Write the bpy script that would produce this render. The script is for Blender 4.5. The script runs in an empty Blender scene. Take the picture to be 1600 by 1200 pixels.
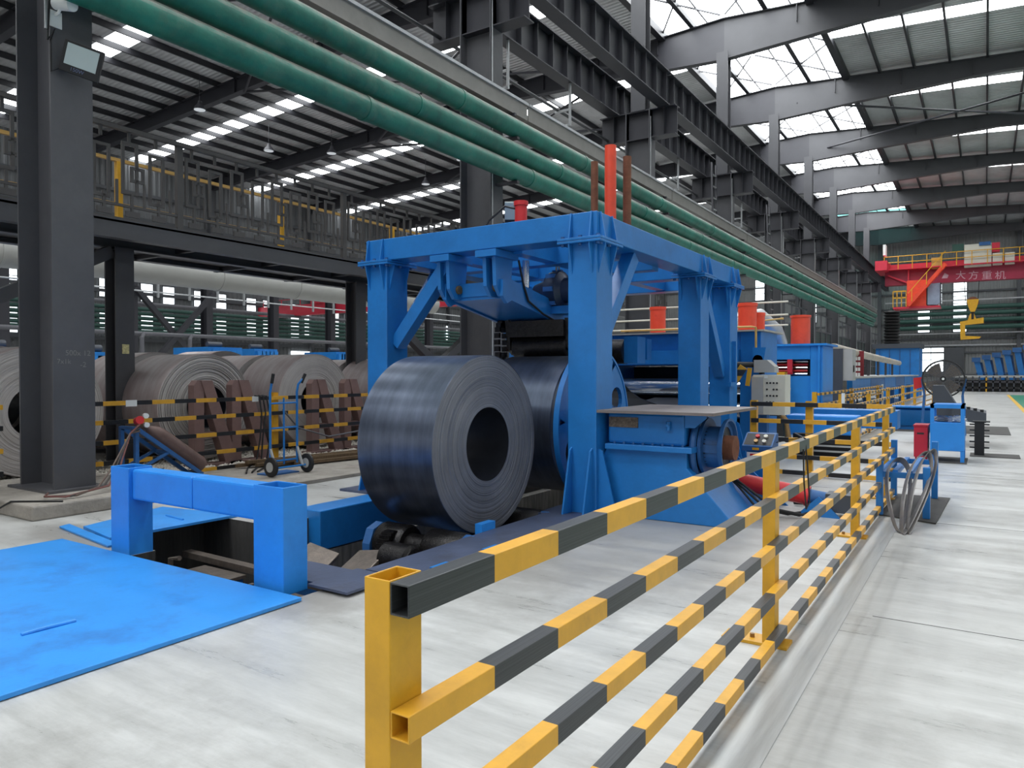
import bpy, bmesh, math, random
from mathutils import Vector, Matrix
random.seed(7)
SC = bpy.context.scene
COL = SC.collection
# ---------------------------------------------------------------- camera
F = 1140.0; CAMH = 1.57
YAW = math.atan(740 / 1140.0); PIT = math.atan(17 / 1140.0)
cd = bpy.data.cameras.new('camera'); cam = bpy.data.objects.new('camera', cd); COL.objects.link(cam)
cd.sensor_width = 36.0; cd.lens = 36.0 * F / 1600.0; cd.clip_start = 0.05; cd.clip_end = 400
cam.location = (0, 0, CAMH); cam.rotation_euler = (math.pi / 2 - PIT, 0, YAW)
SC.camera = cam
# ---------------------------------------------------------------- light
W = bpy.data.worlds.new('sky'); SC.world = W; W.use_nodes = True
bg = W.node_tree.nodes['Background']; bg.inputs[0].default_value = (0.97, 0.985, 1.0, 1); bg.inputs[1].default_value = 0.9
SKYLIGHT = 13.0      # daylight coming through the roof panels
WINDOW = 3.2
vs = SC.view_settings; vs.view_transform = 'Standard'; vs.look = 'None'; vs.gamma = 1.0; vs.use_curve_mapping = False
vs.exposure = -0.5
SC.cycles.use_denoising = True
SC.cycles.max_bounces = 7; SC.cycles.diffuse_bounces = 4; SC.cycles.sample_clamp_indirect = 6.0
# ---------------------------------------------------------------- pixel -> place
_f0 = Vector((-math.sin(YAW), math.cos(YAW), 0)); _r = Vector((math.cos(YAW), math.sin(YAW), 0)); _z = Vector((0, 0, 1))
_f = _f0 * math.cos(PIT) - _z * math.sin(PIT); _u = _f0 * math.sin(PIT) + _z * math.cos(PIT); _c = Vector((0, 0, CAMH))
def ray(px, py): return _f + _r * ((px - 800) / F) - _u * ((py - 600) / F)
def fl(px, py, z=0.0): d = ray(px, py); return _c + d * ((z - CAMH) / d.z)
def atX(px, py, X): d = ray(px, py); return _c + d * (X / d.x)
def atY(px, py, Y): d = ray(px, py); return _c + d * (Y / d.y)
# ---------------------------------------------------------------- materials
def lin(c):
    return tuple(((v / 255) / 12.92 if v / 255 <= 0.04045 else ((v / 255 + 0.055) / 1.055) ** 2.4) for v in c) + (1.0,)
MATS = {}
def mat(name, rgb, rough=0.5, metal=0.0, var=0.12, scale=2.5, bump=0.0, bscale=40, dirt=None, dirt_amt=0.0, dirt_scale=1.2, spec=0.5, stretch=None):
    m = bpy.data.materials.new(name); m.use_nodes = True; MATS[name] = m
    nt = m.node_tree; N = nt.nodes; L = nt.links; b = N['Principled BSDF']
    base = lin(rgb)
    tc = N.new('ShaderNodeTexCoord'); mp = N.new('ShaderNodeMapping'); L.new(tc.outputs['Object'], mp.inputs[0])
    if stretch: mp.inputs['Scale'].default_value = stretch
    n1 = N.new('ShaderNodeTexNoise'); n1.inputs['Scale'].default_value = scale; n1.inputs['Detail'].default_value = 6; n1.inputs['Roughness'].default_value = 0.65
    L.new(mp.outputs[0], n1.inputs['Vector'])
    cr = N.new('ShaderNodeValToRGB'); cr.color_ramp.elements[0].position = 0.3; cr.color_ramp.elements[1].position = 0.72
    cr.color_ramp.elements[0].color = tuple(max(0, c * (1 - var)) for c in base[:3]) + (1,)
    cr.color_ramp.elements[1].color = tuple(min(1, c * (1 + var)) for c in base[:3]) + (1,)
    L.new(n1.outputs[0], cr.inputs[0]); out = cr.outputs[0]
    if dirt:
        n2 = N.new('ShaderNodeTexNoise'); n2.inputs['Scale'].default_value = dirt_scale; n2.inputs['Detail'].default_value = 9; n2.inputs['Roughness'].default_value = 0.72
        L.new(mp.outputs[0], n2.inputs['Vector'])
        r2 = N.new('ShaderNodeValToRGB'); r2.color_ramp.elements[0].position = 0.5; r2.color_ramp.elements[1].position = 0.78
        r2.color_ramp.elements[0].color = (0, 0, 0, 1); r2.color_ramp.elements[1].color = (dirt_amt,) * 3 + (1,)
        L.new(n2.outputs[0], r2.inputs[0])
        mx = N.new('ShaderNodeMixRGB'); L.new(r2.outputs[0], mx.inputs[0]); L.new(out, mx.inputs[1]); mx.inputs[2].default_value = lin(dirt); out = mx.outputs[0]
    L.new(out, b.inputs['Base Color'])
    b.inputs['Roughness'].default_value = rough; b.inputs['Metallic'].default_value = metal
    b.inputs['Specular IOR Level'].default_value = spec
    if bump:
        n3 = N.new('ShaderNodeTexNoise'); n3.inputs['Scale'].default_value = bscale; n3.inputs['Detail'].default_value = 4; L.new(mp.outputs[0], n3.inputs['Vector'])
        bp = N.new('ShaderNodeBump'); bp.inputs['Strength'].default_value = bump; bp.inputs['Distance'].default_value = 0.02
        L.new(n3.outputs[0], bp.inputs['Height']); L.new(bp.outputs[0], b.inputs['Normal'])
    return m
def emit(name, rgb, strength):
    m = bpy.data.materials.new(name); m.use_nodes = True; N = m.node_tree.nodes; b = N['Principled BSDF']
    b.inputs['Base Color'].default_value = lin(rgb); b.inputs['Emission Color'].default_value = lin(rgb); b.inputs['Emission Strength'].default_value = strength
    b.inputs['Roughness'].default_value = 0.6; MATS[name] = m; return m
def stripes(name, axis, start, period, first_black, a=(222, 166, 52), k=(44, 46, 50)):
    m = mat(name, a, 0.42, 0, 0.12, 6, dirt=(150, 110, 40), dirt_amt=0.35, dirt_scale=5); nt = m.node_tree; N = nt.nodes; L = nt.links; b = N['Principled BSDF']
    g = N.new('ShaderNodeNewGeometry'); sx = N.new('ShaderNodeSeparateXYZ'); L.new(g.outputs['Position'], sx.inputs[0])
    s1 = N.new('ShaderNodeMath'); s1.operation = 'SUBTRACT'; L.new(sx.outputs[axis], s1.inputs[0]); s1.inputs[1].default_value = start - 200 * period
    s2 = N.new('ShaderNodeMath'); s2.operation = 'DIVIDE'; L.new(s1.outputs[0], s2.inputs[0]); s2.inputs[1].default_value = 2 * period
    s3 = N.new('ShaderNodeMath'); s3.operation = 'FRACT'; L.new(s2.outputs[0], s3.inputs[0])
    s4 = N.new('ShaderNodeMath'); s4.operation = 'LESS_THAN' if first_black else 'GREATER_THAN'; L.new(s3.outputs[0], s4.inputs[0]); s4.inputs[1].default_value = 0.5
    mx = N.new('ShaderNodeMixRGB'); L.new(s4.outputs[0], mx.inputs[0])
    src = b.inputs['Base Color'].links[0].from_socket; L.new(src, mx.inputs[1])
    n = N.new('ShaderNodeTexNoise'); n.inputs['Scale'].default_value = 14; n.inputs['Detail'].default_value = 6
    c2 = N.new('ShaderNodeValToRGB'); c2.color_ramp.elements[0].color = lin(k); c2.color_ramp.elements[1].color = lin(tuple(v + 28 for v in k)); c2.color_ramp.elements[0].position = .4; c2.color_ramp.elements[1].position = .8
    L.new(n.outputs[0], c2.inputs[0]); L.new(c2.outputs[0], mx.inputs[2]); L.new(mx.outputs[0], b.inputs['Base Color'])
    return m
BLUE = mat('blue_paint', (32, 118, 192), 0.36, 0, 0.14, 1.6, 0.06, 30, dirt=(24, 84, 140), dirt_amt=0.4, dirt_scale=1.7)
BLUEB = mat('bright_blue_paint', (40, 136, 222), 0.38, 0, 0.10, 1.4, 0.05, 30, dirt=(30, 96, 180), dirt_amt=0.45, dirt_scale=2.0)
BLUEPL = mat('scuffed_blue_plate_paint', (52, 146, 228), 0.42, 0, 0.10, 1.2, 0.05, 40, dirt=(52, 92, 160), dirt_amt=0.75, dirt_scale=1.5)
BLUED = mat('old_blue_paint', (40, 92, 150), 0.5, 0, 0.2, 3, 0.08, 30, dirt=(40, 48, 60), dirt_amt=0.6, dirt_scale=4)
STEEL = mat('dark_grey_steel_paint', (78, 78, 82), 0.45, 0, 0.12, 1.2, 0.04, 20, dirt=(112, 110, 110), dirt_amt=0.25, dirt_scale=1.0)
STEELD = mat('charcoal_steel_paint', (50, 50, 56), 0.5, 0, 0.14, 1.0)
STEELL = mat('light_grey_steel_paint', (96, 96, 101), 0.5, 0, 0.10, 1.0)
GALV = mat('galvanised_steel', (176, 178, 180), 0.38, 0.55, 0.15, 5)
RAFT = mat('mid_grey_rafter_paint', (66, 66, 70), 0.5, 0, 0.10, 1.0)
LATT = mat('grey_brown_lattice_paint', (80, 77, 76), 0.5, 0, 0.12, 3)
YEL = mat('yellow_paint', (214, 160, 34), 0.42, 0, 0.12, 4, 0.04, 30, dirt=(150, 116, 30), dirt_amt=0.45, dirt_scale=2.5)
YELT = mat('tan_yellow_paint', (190, 150, 80), 0.5, 0, 0.12, 4)
BLACK = mat('black_rubber', (28, 28, 30), 0.55, 0, 0.2, 8)
GREASE = mat('greasy_black_steel', (44, 42, 42), 0.28, 0.6, 0.45, 22, 0.3, 60)
CHROME = mat('polished_roll_steel', (205, 208, 212), 0.18, 0.95, 0.08, 3)
RED = mat('red_paint', (206, 40, 44), 0.42, 0, 0.12, 3, dirt=(130, 28, 30), dirt_amt=0.4, dirt_scale=4)
REDO = mat('orange_red_paint', (232, 74, 46), 0.42, 0, 0.10, 3, dirt=(170, 50, 34), dirt_amt=0.4, dirt_scale=4)
REDC = mat('crane_red_paint', (196, 40, 62), 0.5, 0, 0.10, 2)
MAROON = mat('maroon_cabinet_paint', (178, 26, 52), 0.4, 0, 0.08, 2)
GREEN = mat('weathered_green_pipe_paint', (26, 108, 92), 0.5, 0, 0.34, 2.2, 0.2, 14, dirt=(96, 120, 104), dirt_amt=0.6, dirt_scale=3.0)
def dusty(m, rgb, lo=.25, hi=.95):
    """settled dust on faces that look up"""
    nt = m.node_tree; N = nt.nodes; L = nt.links; b = N['Principled BSDF']; src = b.inputs['Base Color'].links[0].from_socket
    g = N.new('ShaderNodeNewGeometry'); sx = N.new('ShaderNodeSeparateXYZ'); L.new(g.outputs['True Normal'], sx.inputs[0])
    n = N.new('ShaderNodeTexNoise'); n.inputs['Scale'].default_value = 5; n.inputs['Detail'].default_value = 8; n.inputs['Roughness'].default_value = .75; L.new(g.outputs['Position'], n.inputs['Vector'])
    a = N.new('ShaderNodeMath'); a.operation = 'MULTIPLY_ADD'; a.inputs[1].default_value = 1.1; a.inputs[2].default_value = -.55; L.new(n.outputs[0], a.inputs[0])
    s = N.new('ShaderNodeMath'); s.operation = 'ADD'; L.new(sx.outputs[2], s.inputs[0]); L.new(a.outputs[0], s.inputs[1])
    r = N.new('ShaderNodeMapRange'); r.inputs[1].default_value = lo; r.inputs[2].default_value = hi; L.new(s.outputs[0], r.inputs[0])
    mx = N.new('ShaderNodeMixRGB'); L.new(r.outputs[0], mx.inputs[0]); L.new(src, mx.inputs[1]); mx.inputs[2].default_value = lin(rgb); L.new(mx.outputs[0], b.inputs['Base Color'])
dusty(GREEN, (150, 136, 130))
GREEND = mat('dark_green_pipe_paint', (40, 76, 68), 0.55, 0, 0.15, 1.0)
DUCT = mat('pale_grey_duct_sheet', (160, 160, 156), 0.5, 0.1, 0.1, 1.0)
TAN = mat('pale_insulation_cladding', (180, 172, 160), 0.5, 0.2, 0.15, 3)
CONC = mat('rough_concrete', (150, 144, 136), 0.85, 0, 0.22, 4, 0.35, 30, dirt=(96, 88, 78), dirt_amt=0.7, dirt_scale=2.5)
CONCD = mat('pit_shade_concrete', (64, 62, 60), 0.9, 0, 0.25, 3, 0.3, 20, dirt=(40, 38, 36), dirt_amt=0.7, dirt_scale=2, stretch=(6, 6, 0.5))  # shade of the pit put into a darker concrete colour; floor joints share it
PLATE = mat('worn_blue_grey_steel_plate', (86, 96, 122), 0.42, 0.4, 0.18, 2, 0.1, 30, dirt=(62, 60, 62), dirt_amt=0.85, dirt_scale=1.6)
PADS = mat('worn_steel_pad', (118, 108, 100), 0.4, 0.5, 0.3, 8, 0.2, 40)
DUSTPL = mat('dusty_cover_plate', (122, 114, 112), 0.6, 0.1, 0.16, 2.5, dirt=(80, 76, 78), dirt_amt=0.6, dirt_scale=2)
RUST = mat('rusty_steel', (122, 78, 58), 0.7, 0.3, 0.3, 10, 0.2, 30)
CHOCK = mat('brown_primer_steel', (128, 102, 98), 0.7, 0, 0.15, 3)
WHITE = mat('white_paint', (226, 228, 226), 0.5, 0, 0.05, 3)
CREAM = mat('cream_cabinet_paint', (206, 204, 192), 0.5, 0, 0.06, 3)
CABG = mat('light_grey_cabinet_paint', (168, 168, 166), 0.45, 0, 0.06, 3)
WALLM = mat('grey_wall_sheet', (124, 126, 126), 0.55, 0.1, 0.10, 0.6)
WALLL = mat('far_left_wall_sheet', (96, 98, 100), 0.6, 0.05, 0.1, 0.6)
WALLD = mat('dark_wall_steel', (72, 74, 78), 0.6, 0, 0.12, 0.6)
PURL = mat('dark_purlin_steel', (36, 36, 41), 0.5, 0.1, 0.12, 1.0)
GLASS = mat('lamp_glass', (176, 190, 190), 0.25, 0, 0.03, 2)
BOTTLE = mat('brown_gas_bottle_paint', (108, 86, 80), 0.5, 0.2, 0.2, 6, dirt=(70, 56, 52), dirt_amt=0.5, dirt_scale=4)
BRASS = mat('dull_brass', (150, 120, 80), 0.4, 0.6, 0.3, 12)
DGREY = mat('dark_grey_machine_paint', (66, 70, 78), 0.45, 0, 0.08, 2)
MAT_RUB = mat('rubber_mat', (74, 72, 70), 0.8, 0, 0.2, 6, 0.2, 60)
CHALK = mat('chalk', (120, 118, 116), 0.9, 0, 0.2, 10)
TIMBER = mat('oily_timber', (104, 84, 60), 0.75, 0, 0.3, 6, stretch=(1, 8, 1))
GREENF = mat('green_floor_paint', (52, 132, 104), 0.4, 0, 0.08, 1.5)
YELF = mat('yellow_floor_paint', (222, 176, 60), 0.45, 0, 0.08, 2)
SKYP = emit('daylit_roof_panel', (246, 250, 252), SKYLIGHT)
WINP = emit('daylit_window_pane', (240, 248, 252), WINDOW)
CYANP = emit('daylit_teal_panel', (150, 232, 226), 2.2)

def floor_mat():
    m = mat('polished_concrete_floor', (196, 196, 194), 0.3, 0, 0.10, 0.9, 0.05, 12, dirt=(128, 124, 118), dirt_amt=0.85, dirt_scale=0.5)
    nt = m.node_tree; N = nt.nodes; L = nt.links; b = N['Principled BSDF']
    src = b.inputs['Base Color'].links[0].from_socket
    tc = N.new('ShaderNodeTexCoord'); mp = N.new('ShaderNodeMapping'); mp.inputs['Scale'].default_value = (0.5, 3.0, 1); mp.inputs['Rotation'].default_value = (0, 0, 0.12)
    L.new(tc.outputs['Object'], mp.inputs[0])
    n = N.new('ShaderNodeTexNoise'); n.inputs['Scale'].default_value = 1.3; n.inputs['Detail'].default_value = 10; n.inputs['Roughness'].default_value = 0.75; L.new(mp.outputs[0], n.inputs['Vector'])
    r = N.new('ShaderNodeValToRGB'); r.color_ramp.elements[0].position = .36; r.color_ramp.elements[1].position = .7
    r.color_ramp.elements[0].color = (0.74, 0.74, 0.73, 1); r.color_ramp.elements[1].color = (1.1, 1.1, 1.1, 1)
    L.new(n.outputs[0], r.inputs[0])
    mx = N.new('ShaderNodeMixRGB'); mx.blend_type = 'MULTIPLY'; mx.inputs[0].default_value = 1; L.new(src, mx.inputs[1]); L.new(r.outputs[0], mx.inputs[2])
    # scattered small dark specks and scuffs
    n4 = N.new('ShaderNodeTexNoise'); n4.inputs['Scale'].default_value = 7; n4.inputs['Detail'].default_value = 12; n4.inputs['Roughness'].default_value = 0.8; L.new(tc.outputs['Object'], n4.inputs['Vector'])
    r4 = N.new('ShaderNodeValToRGB'); r4.color_ramp.elements[0].position = .61; r4.color_ramp.elements[1].position = .71; r4.color_ramp.elements[0].color = (0, 0, 0, 1); r4.color_ramp.elements[1].color = (.45, .45, .45, 1)
    L.new(n4.outputs[0], r4.inputs[0])
    m2 = N.new('ShaderNodeMixRGB'); L.new(r4.outputs[0], m2.inputs[0]); L.new(mx.outputs[0], m2.inputs[1]); m2.inputs[2].default_value = lin((120, 116, 110))
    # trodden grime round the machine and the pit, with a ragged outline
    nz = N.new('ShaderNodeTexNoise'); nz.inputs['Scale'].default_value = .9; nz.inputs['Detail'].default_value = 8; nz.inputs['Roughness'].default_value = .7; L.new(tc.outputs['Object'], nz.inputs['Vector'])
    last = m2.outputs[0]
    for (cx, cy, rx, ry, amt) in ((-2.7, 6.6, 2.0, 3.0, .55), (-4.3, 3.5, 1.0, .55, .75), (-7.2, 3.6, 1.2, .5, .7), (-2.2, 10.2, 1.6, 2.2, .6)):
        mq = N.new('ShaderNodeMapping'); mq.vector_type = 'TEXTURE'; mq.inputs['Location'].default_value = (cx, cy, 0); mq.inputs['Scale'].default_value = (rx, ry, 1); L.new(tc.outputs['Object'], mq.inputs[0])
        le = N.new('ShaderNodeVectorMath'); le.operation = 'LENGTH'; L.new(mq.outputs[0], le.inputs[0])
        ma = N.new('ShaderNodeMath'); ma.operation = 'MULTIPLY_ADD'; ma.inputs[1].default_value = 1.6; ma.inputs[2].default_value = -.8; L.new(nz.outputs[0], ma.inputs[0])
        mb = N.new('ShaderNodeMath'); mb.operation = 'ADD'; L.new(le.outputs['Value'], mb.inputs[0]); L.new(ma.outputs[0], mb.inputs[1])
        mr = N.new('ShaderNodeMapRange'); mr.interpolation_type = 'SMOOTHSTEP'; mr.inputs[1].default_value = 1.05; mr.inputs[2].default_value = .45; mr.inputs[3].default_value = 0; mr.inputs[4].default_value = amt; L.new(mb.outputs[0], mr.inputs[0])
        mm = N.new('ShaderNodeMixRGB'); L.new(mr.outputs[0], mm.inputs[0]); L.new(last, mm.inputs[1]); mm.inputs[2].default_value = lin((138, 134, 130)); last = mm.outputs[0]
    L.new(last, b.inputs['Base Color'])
    rr = N.new('ShaderNodeMapRange'); rr.inputs[1].default_value = .3; rr.inputs[2].default_value = .7; rr.inputs[3].default_value = .22; rr.inputs[4].default_value = .48
    L.new(n.outputs[0], rr.inputs[0]); L.new(rr.outputs[0], b.inputs['Roughness'])
    return m
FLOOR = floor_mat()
def roof_mat(name, rgb):
    m = mat(name, rgb, 0.45, 0.35, 0.18, 0.35, dirt=(84, 82, 82), dirt_amt=0.5, dirt_scale=0.4)
    nt = m.node_tree; N = nt.nodes; L = nt.links; b = N['Principled BSDF']
    g = N.new('ShaderNodeNewGeometry'); w = N.new('ShaderNodeTexWave'); w.bands_direction = 'Y'; w.inputs['Scale'].default_value = 1.3; w.inputs['Distortion'].default_value = 0.4
    L.new(g.outputs['Position'], w.inputs['Vector']); bp = N.new('ShaderNodeBump'); bp.inputs['Strength'].default_value = .6; bp.inputs['Distance'].default_value = .06
    L.new(w.outputs[0], bp.inputs['Height']); L.new(bp.outputs[0], b.inputs['Normal'])
    return m
ROOFM = roof_mat('silver_roof_lining', (196, 196, 198))
def coil_mat(name, rgb, rgb2, rough, metal, face=True):
    """wound strip: fine rings round the axis (x), slow change of tone over the outside"""
    m = bpy.data.materials.new(name); m.use_nodes = True; MATS[name] = m
    nt = m.node_tree; N = nt.nodes; L = nt.links; b = N['Principled BSDF']
    tc = N.new('ShaderNodeTexCoord'); sx = N.new('ShaderNodeSeparateXYZ'); L.new(tc.outputs['Object'], sx.inputs[0])
    v = N.new('ShaderNodeCombineXYZ'); L.new(sx.outputs[1], v.inputs[0]); L.new(sx.outputs[2], v.inputs[1])
    ln = N.new('ShaderNodeVectorMath'); ln.operation = 'LENGTH'; L.new(v.outputs[0], ln.inputs[0])
    c = N.new('ShaderNodeCombineXYZ')
    if face: L.new(ln.outputs['Value'], c.inputs[0])
    else: L.new(sx.outputs[0], c.inputs[0])
    n = N.new('ShaderNodeTexNoise'); n.inputs['Scale'].default_value = 55 if face else 5; n.inputs['Detail'].default_value = 6; n.inputs['Roughness'].default_value = .7; L.new(c.outputs[0], n.inputs['Vector'])
    n2 = N.new('ShaderNodeTexNoise'); n2.inputs['Scale'].default_value = 2.2; n2.inputs['Detail'].default_value = 6; n2.inputs['Roughness'].default_value = .6
    mp = N.new('ShaderNodeMapping'); mp.inputs['Scale'].default_value = (1, 1, 1) if face else (1.4, .7, .7); L.new(tc.outputs['Object'], mp.inputs[0]); L.new(mp.outputs[0], n2.inputs['Vector'])
    ad = N.new('ShaderNodeMixRGB'); ad.inputs[0].default_value = .25 if face else .55; L.new(n.outputs[0], ad.inputs[1]); L.new(n2.outputs[0], ad.inputs[2])
    r = N.new('ShaderNodeValToRGB'); r.color_ramp.elements[0].position = .36; r.color_ramp.elements[1].position = .66
    hl = N.new('ShaderNodeMath'); hl.operation = 'MULTIPLY'; hl.inputs[1].default_value = 1.0; L.new(ad.outputs[0], hl.inputs[0]); L.new(hl.outputs[0], r.inputs[0])
    r.color_ramp.elements[0].color = lin(rgb); r.color_ramp.elements[1].color = lin(rgb2); L.new(r.outputs[0], b.inputs['Base Color'])
    b.inputs['Roughness'].default_value = rough; b.inputs['Metallic'].default_value = metal
    bp = N.new('ShaderNodeBump'); bp.inputs['Strength'].default_value = .35 if face else .08; bp.inputs['Distance'].default_value = .01
    L.new(n.outputs[0], bp.inputs['Height']); L.new(bp.outputs[0], b.inputs['Normal'])
    return m
COILF = coil_mat('strip_edge_steel', (92, 94, 102), (150, 152, 160), .45, .5)
COILO = coil_mat('bluish_mill_scale_steel', (82, 90, 106), (126, 136, 156), .30, .8, False)
COILG = coil_mat('grey_strip_edge', (160, 154, 152), (208, 203, 200), .6, .05)
BORE = mat('bore_shade_dark_steel', (44, 47, 56), .45, .4, .2, 4)  # shade inside the coil bores put into the colour; the dark strip shares it
COILR = coil_mat('reddish_grey_mill_scale', (168, 146, 144), (204, 198, 197), .5, .08, False)

# ---------------------------------------------------------------- mesh building
AX = {'x': (0, 1, 2), 'y': (1, 2, 0), 'z': (2, 0, 1)}
class MB:
    def __init__(s): s.v = []; s.f = []
    def add(s, vs, fs):
        o = len(s.v); s.v += [tuple(p) for p in vs]; s.f += [tuple(i + o for i in f) for f in fs]; return s
    def box(s, x0, x1, y0, y1, z0, z1):
        if x0 > x1: x0, x1 = x1, x0
        if y0 > y1: y0, y1 = y1, y0
        if z0 > z1: z0, z1 = z1, z0
        return s.add([(x, y, z) for z in (z0, z1) for y in (y0, y1) for x in (x0, x1)],
                     [(0, 2, 3, 1), (4, 5, 7, 6), (0, 1, 5, 4), (2, 6, 7, 3), (0, 4, 6, 2), (1, 3, 7, 5)])
    def frame(s, p, q, up=None):
        p = Vector(p); q = Vector(q); d = (q - p).normalized(); u = Vector(up) if up else (Vector((0, 0, 1)) if abs(d.z) < .95 else Vector((1, 0, 0)))
        a = d.cross(u).normalized(); b = a.cross(d).normalized(); return p, q, d, a, b
    def bar(s, p, q, w, h, up=None):
        p, q, d, a, b = s.frame(p, q, up); c = []
        for e in (p, q):
            c += [e - a * w / 2 - b * h / 2, e + a * w / 2 - b * h / 2, e + a * w / 2 + b * h / 2, e - a * w / 2 + b * h / 2]
        return s.add(c, [(3, 2, 1, 0), (4, 5, 6, 7), (0, 1, 5, 4), (1, 2, 6, 5), (2, 3, 7, 6), (3, 0, 4, 7)])
    def hollow(s, p, q, w, h, t=.005, up=None):
        p, q, d, a, b = s.frame(p, q, up); c = []
        for e in (p, q):
            for (ww, hh) in ((w, h), (w - 2 * t, h - 2 * t)):
                c += [e - a * ww / 2 - b * hh / 2, e + a * ww / 2 - b * hh / 2, e + a * ww / 2 + b * hh / 2, e - a * ww / 2 + b * hh / 2]
        fs = []
        for i in range(4):
            j = (i + 1) % 4
            fs += [(i, j, 8 + j, 8 + i), (4 + j, 4 + i, 12 + i, 12 + j), (j, i, 4 + i, 4 + j), (8 + i, 8 + j, 12 + j, 12 + i)]
        return s.add(c, fs)
    def cyl(s, p, q, r, n=16, r2=None, cap=True):
        p, q, d, a, b = s.frame(p, q); r2 = r if r2 is None else r2; c = []
        for e, rr in ((p, r), (q, r2)):
            for i in range(n):
                t = 2 * math.pi * i / n; c.append(e + a * (math.cos(t) * rr) + b * (math.sin(t) * rr))
        fs = [(i, (i + 1) % n, n + (i + 1) % n, n + i) for i in range(n)]
        if cap: fs += [tuple(range(n))[::-1], tuple(range(n, 2 * n))]
        return s.add(c, fs)
    def tube(s, pts, r, n=8, closed=False):
        pts = [Vector(p) for p in pts]; m = len(pts); c = []; prev = None
        for i, p in enumerate(pts):
            t = (pts[(i + 1) % m] - pts[i - 1]) if closed else (pts[min(i + 1, m - 1)] - pts[max(i - 1, 0)])
            t.normalize()
            if prev is None: prev = t.orthogonal().normalized()
            a = (prev - t * prev.dot(t)); a = a.normalized() if a.length > 1e-6 else t.orthogonal().normalized(); b = t.cross(a); prev = a
            for k in range(n):
                th = 2 * math.pi * k / n; c.append(p + a * (r * math.cos(th)) + b * (r * math.sin(th)))
        fs = []
        for i in range(m if closed else m - 1):
            j = (i + 1) % m
            for k in range(n): fs.append((i * n + k, i * n + (k + 1) % n, j * n + (k + 1) % n, j * n + k))
        if not closed: fs += [tuple(range(n))[::-1], tuple(range((m - 1) * n, m * n))]
        return s.add(c, fs)
    def prism(s, poly, axis, a, b):
        """poly in the plane across axis: x->(y,z)  y->(x,z)  z->(x,y)"""
        def P(u, v, w): return {'x': (w, u, v), 'y': (u, w, v), 'z': (u, v, w)}[axis]
        n = len(poly); c = [P(u, v, a) for u, v in poly] + [P(u, v, b) for u, v in poly]
        return s.add(c, [tuple(range(n)), tuple(range(n, 2 * n))[::-1]] + [(i, n + i, n + (i + 1) % n, (i + 1) % n) for i in range(n)])
    def lathe(s, prof, cen, axis='x', n=48, closed=True):
        """prof: (along, radius) list turned round axis through cen"""
        i0, i1, i2 = AX[axis]; c = []
        for a, r in prof:
            for k in range(n):
                t = 2 * math.pi * k / n; p = [0, 0, 0]; p[i0] = cen[i0] + a; p[i1] = cen[i1] + r * math.cos(t); p[i2] = cen[i2] + r * math.sin(t); c.append(p)
        m = len(prof); fs = []
        for i in range(m if closed else m - 1):
            j = (i + 1) % m
            for k in range(n): fs.append((i * n + k, i * n + (k + 1) % n, j * n + (k + 1) % n, j * n + k))
        return s.add(c, fs)
    def sphere(s, c, r, n=10, m=6, sz=1.0):
        prof = [(-r * sz * math.cos(math.pi * i / m), max(1e-4, r * math.sin(math.pi * i / m))) for i in range(m + 1)]
        return s.lathe(prof, c, 'z', n, False)
LOC = {}
def link(o): COL.objects.link(o); return o
def props(o, label=None, cat=None, group=None, kind=None):
    if label: o['label'] = label
    if cat: o['category'] = cat
    if group: o['group'] = group
    if kind: o['kind'] = kind
    return o
def thing(name, label, cat, loc=(0, 0, 0), group=None):
    o = link(bpy.data.objects.new(name, None)); o.location = loc; o.empty_display_size = .2; LOC[o.name] = Vector(loc)
    return props(o, label, cat, group)
def obj(name, mb, material, parent=None, loc=None, smooth=False, bevel=0, label=None, cat=None, group=None, kind=None):
    if parent is not None: base = LOC[parent.name]
    else: base = Vector(loc) if loc is not None else Vector((0, 0, 0))
    me = bpy.data.meshes.new(name); me.from_pydata([tuple(Vector(p) - base) for p in mb.v], [], mb.f)
    bm = bmesh.new(); bm.from_mesh(me); bmesh.ops.recalc_face_normals(bm, faces=bm.faces); bm.to_mesh(me); bm.free()
    me.materials.append(material)
    if smooth: me.shade_smooth(); me.set_sharp_from_angle(angle=math.radians(38))
    o = link(bpy.data.objects.new(name, me)); LOC[o.name] = base
    if parent is not None: o.parent = parent
    else: o.location = base
    if bevel:
        md = o.modifiers.new('bevel', 'BEVEL'); md.width = bevel; md.segments = 2; md.limit_method = 'ANGLE'; md.angle_limit = math.radians(50)
    return props(o, label, cat, group, kind)
def B(*a): return MB().box(*a)
def struct(name, mb, m, **k): return obj(name, mb, m, kind='structure', **k)
def dup(o, off, parent=None, label=None):
    c = o.copy(); link(c)
    if parent is None: c.location = Vector(o.location) + Vector(off); LOC[c.name] = Vector(c.location)
    else: c.parent = parent; c.location = o.location
    if label: c['label'] = label
    for ch in [x for x in bpy.data.objects if x.parent == o]: dup(ch, (0, 0, 0), c)
    return c
def piece(o, parent, off):
    c = o.copy(); link(c); c.parent = parent; c.location = Vector(o.location) + Vector(off); return c
def text(name, body, size, material, parent, pos, rot, depth=.002, label=None, align='CENTER'):
    cu = bpy.data.curves.new(name, 'FONT'); cu.body = body; cu.size = size; cu.extrude = depth; cu.align_x = align; cu.align_y = 'CENTER'
    t = bpy.data.objects.new(name, cu); link(t); bpy.context.view_layer.update()
    me = bpy.data.meshes.new_from_object(t.evaluated_get(bpy.context.evaluated_depsgraph_get())); bpy.data.objects.remove(t)
    me.materials.clear(); me.materials.append(material)
    o = link(bpy.data.objects.new(name, me)); o.parent = parent; o.location = Vector(pos) - LOC[parent.name]; o.rotation_euler = rot
    return props(o, label)
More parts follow.
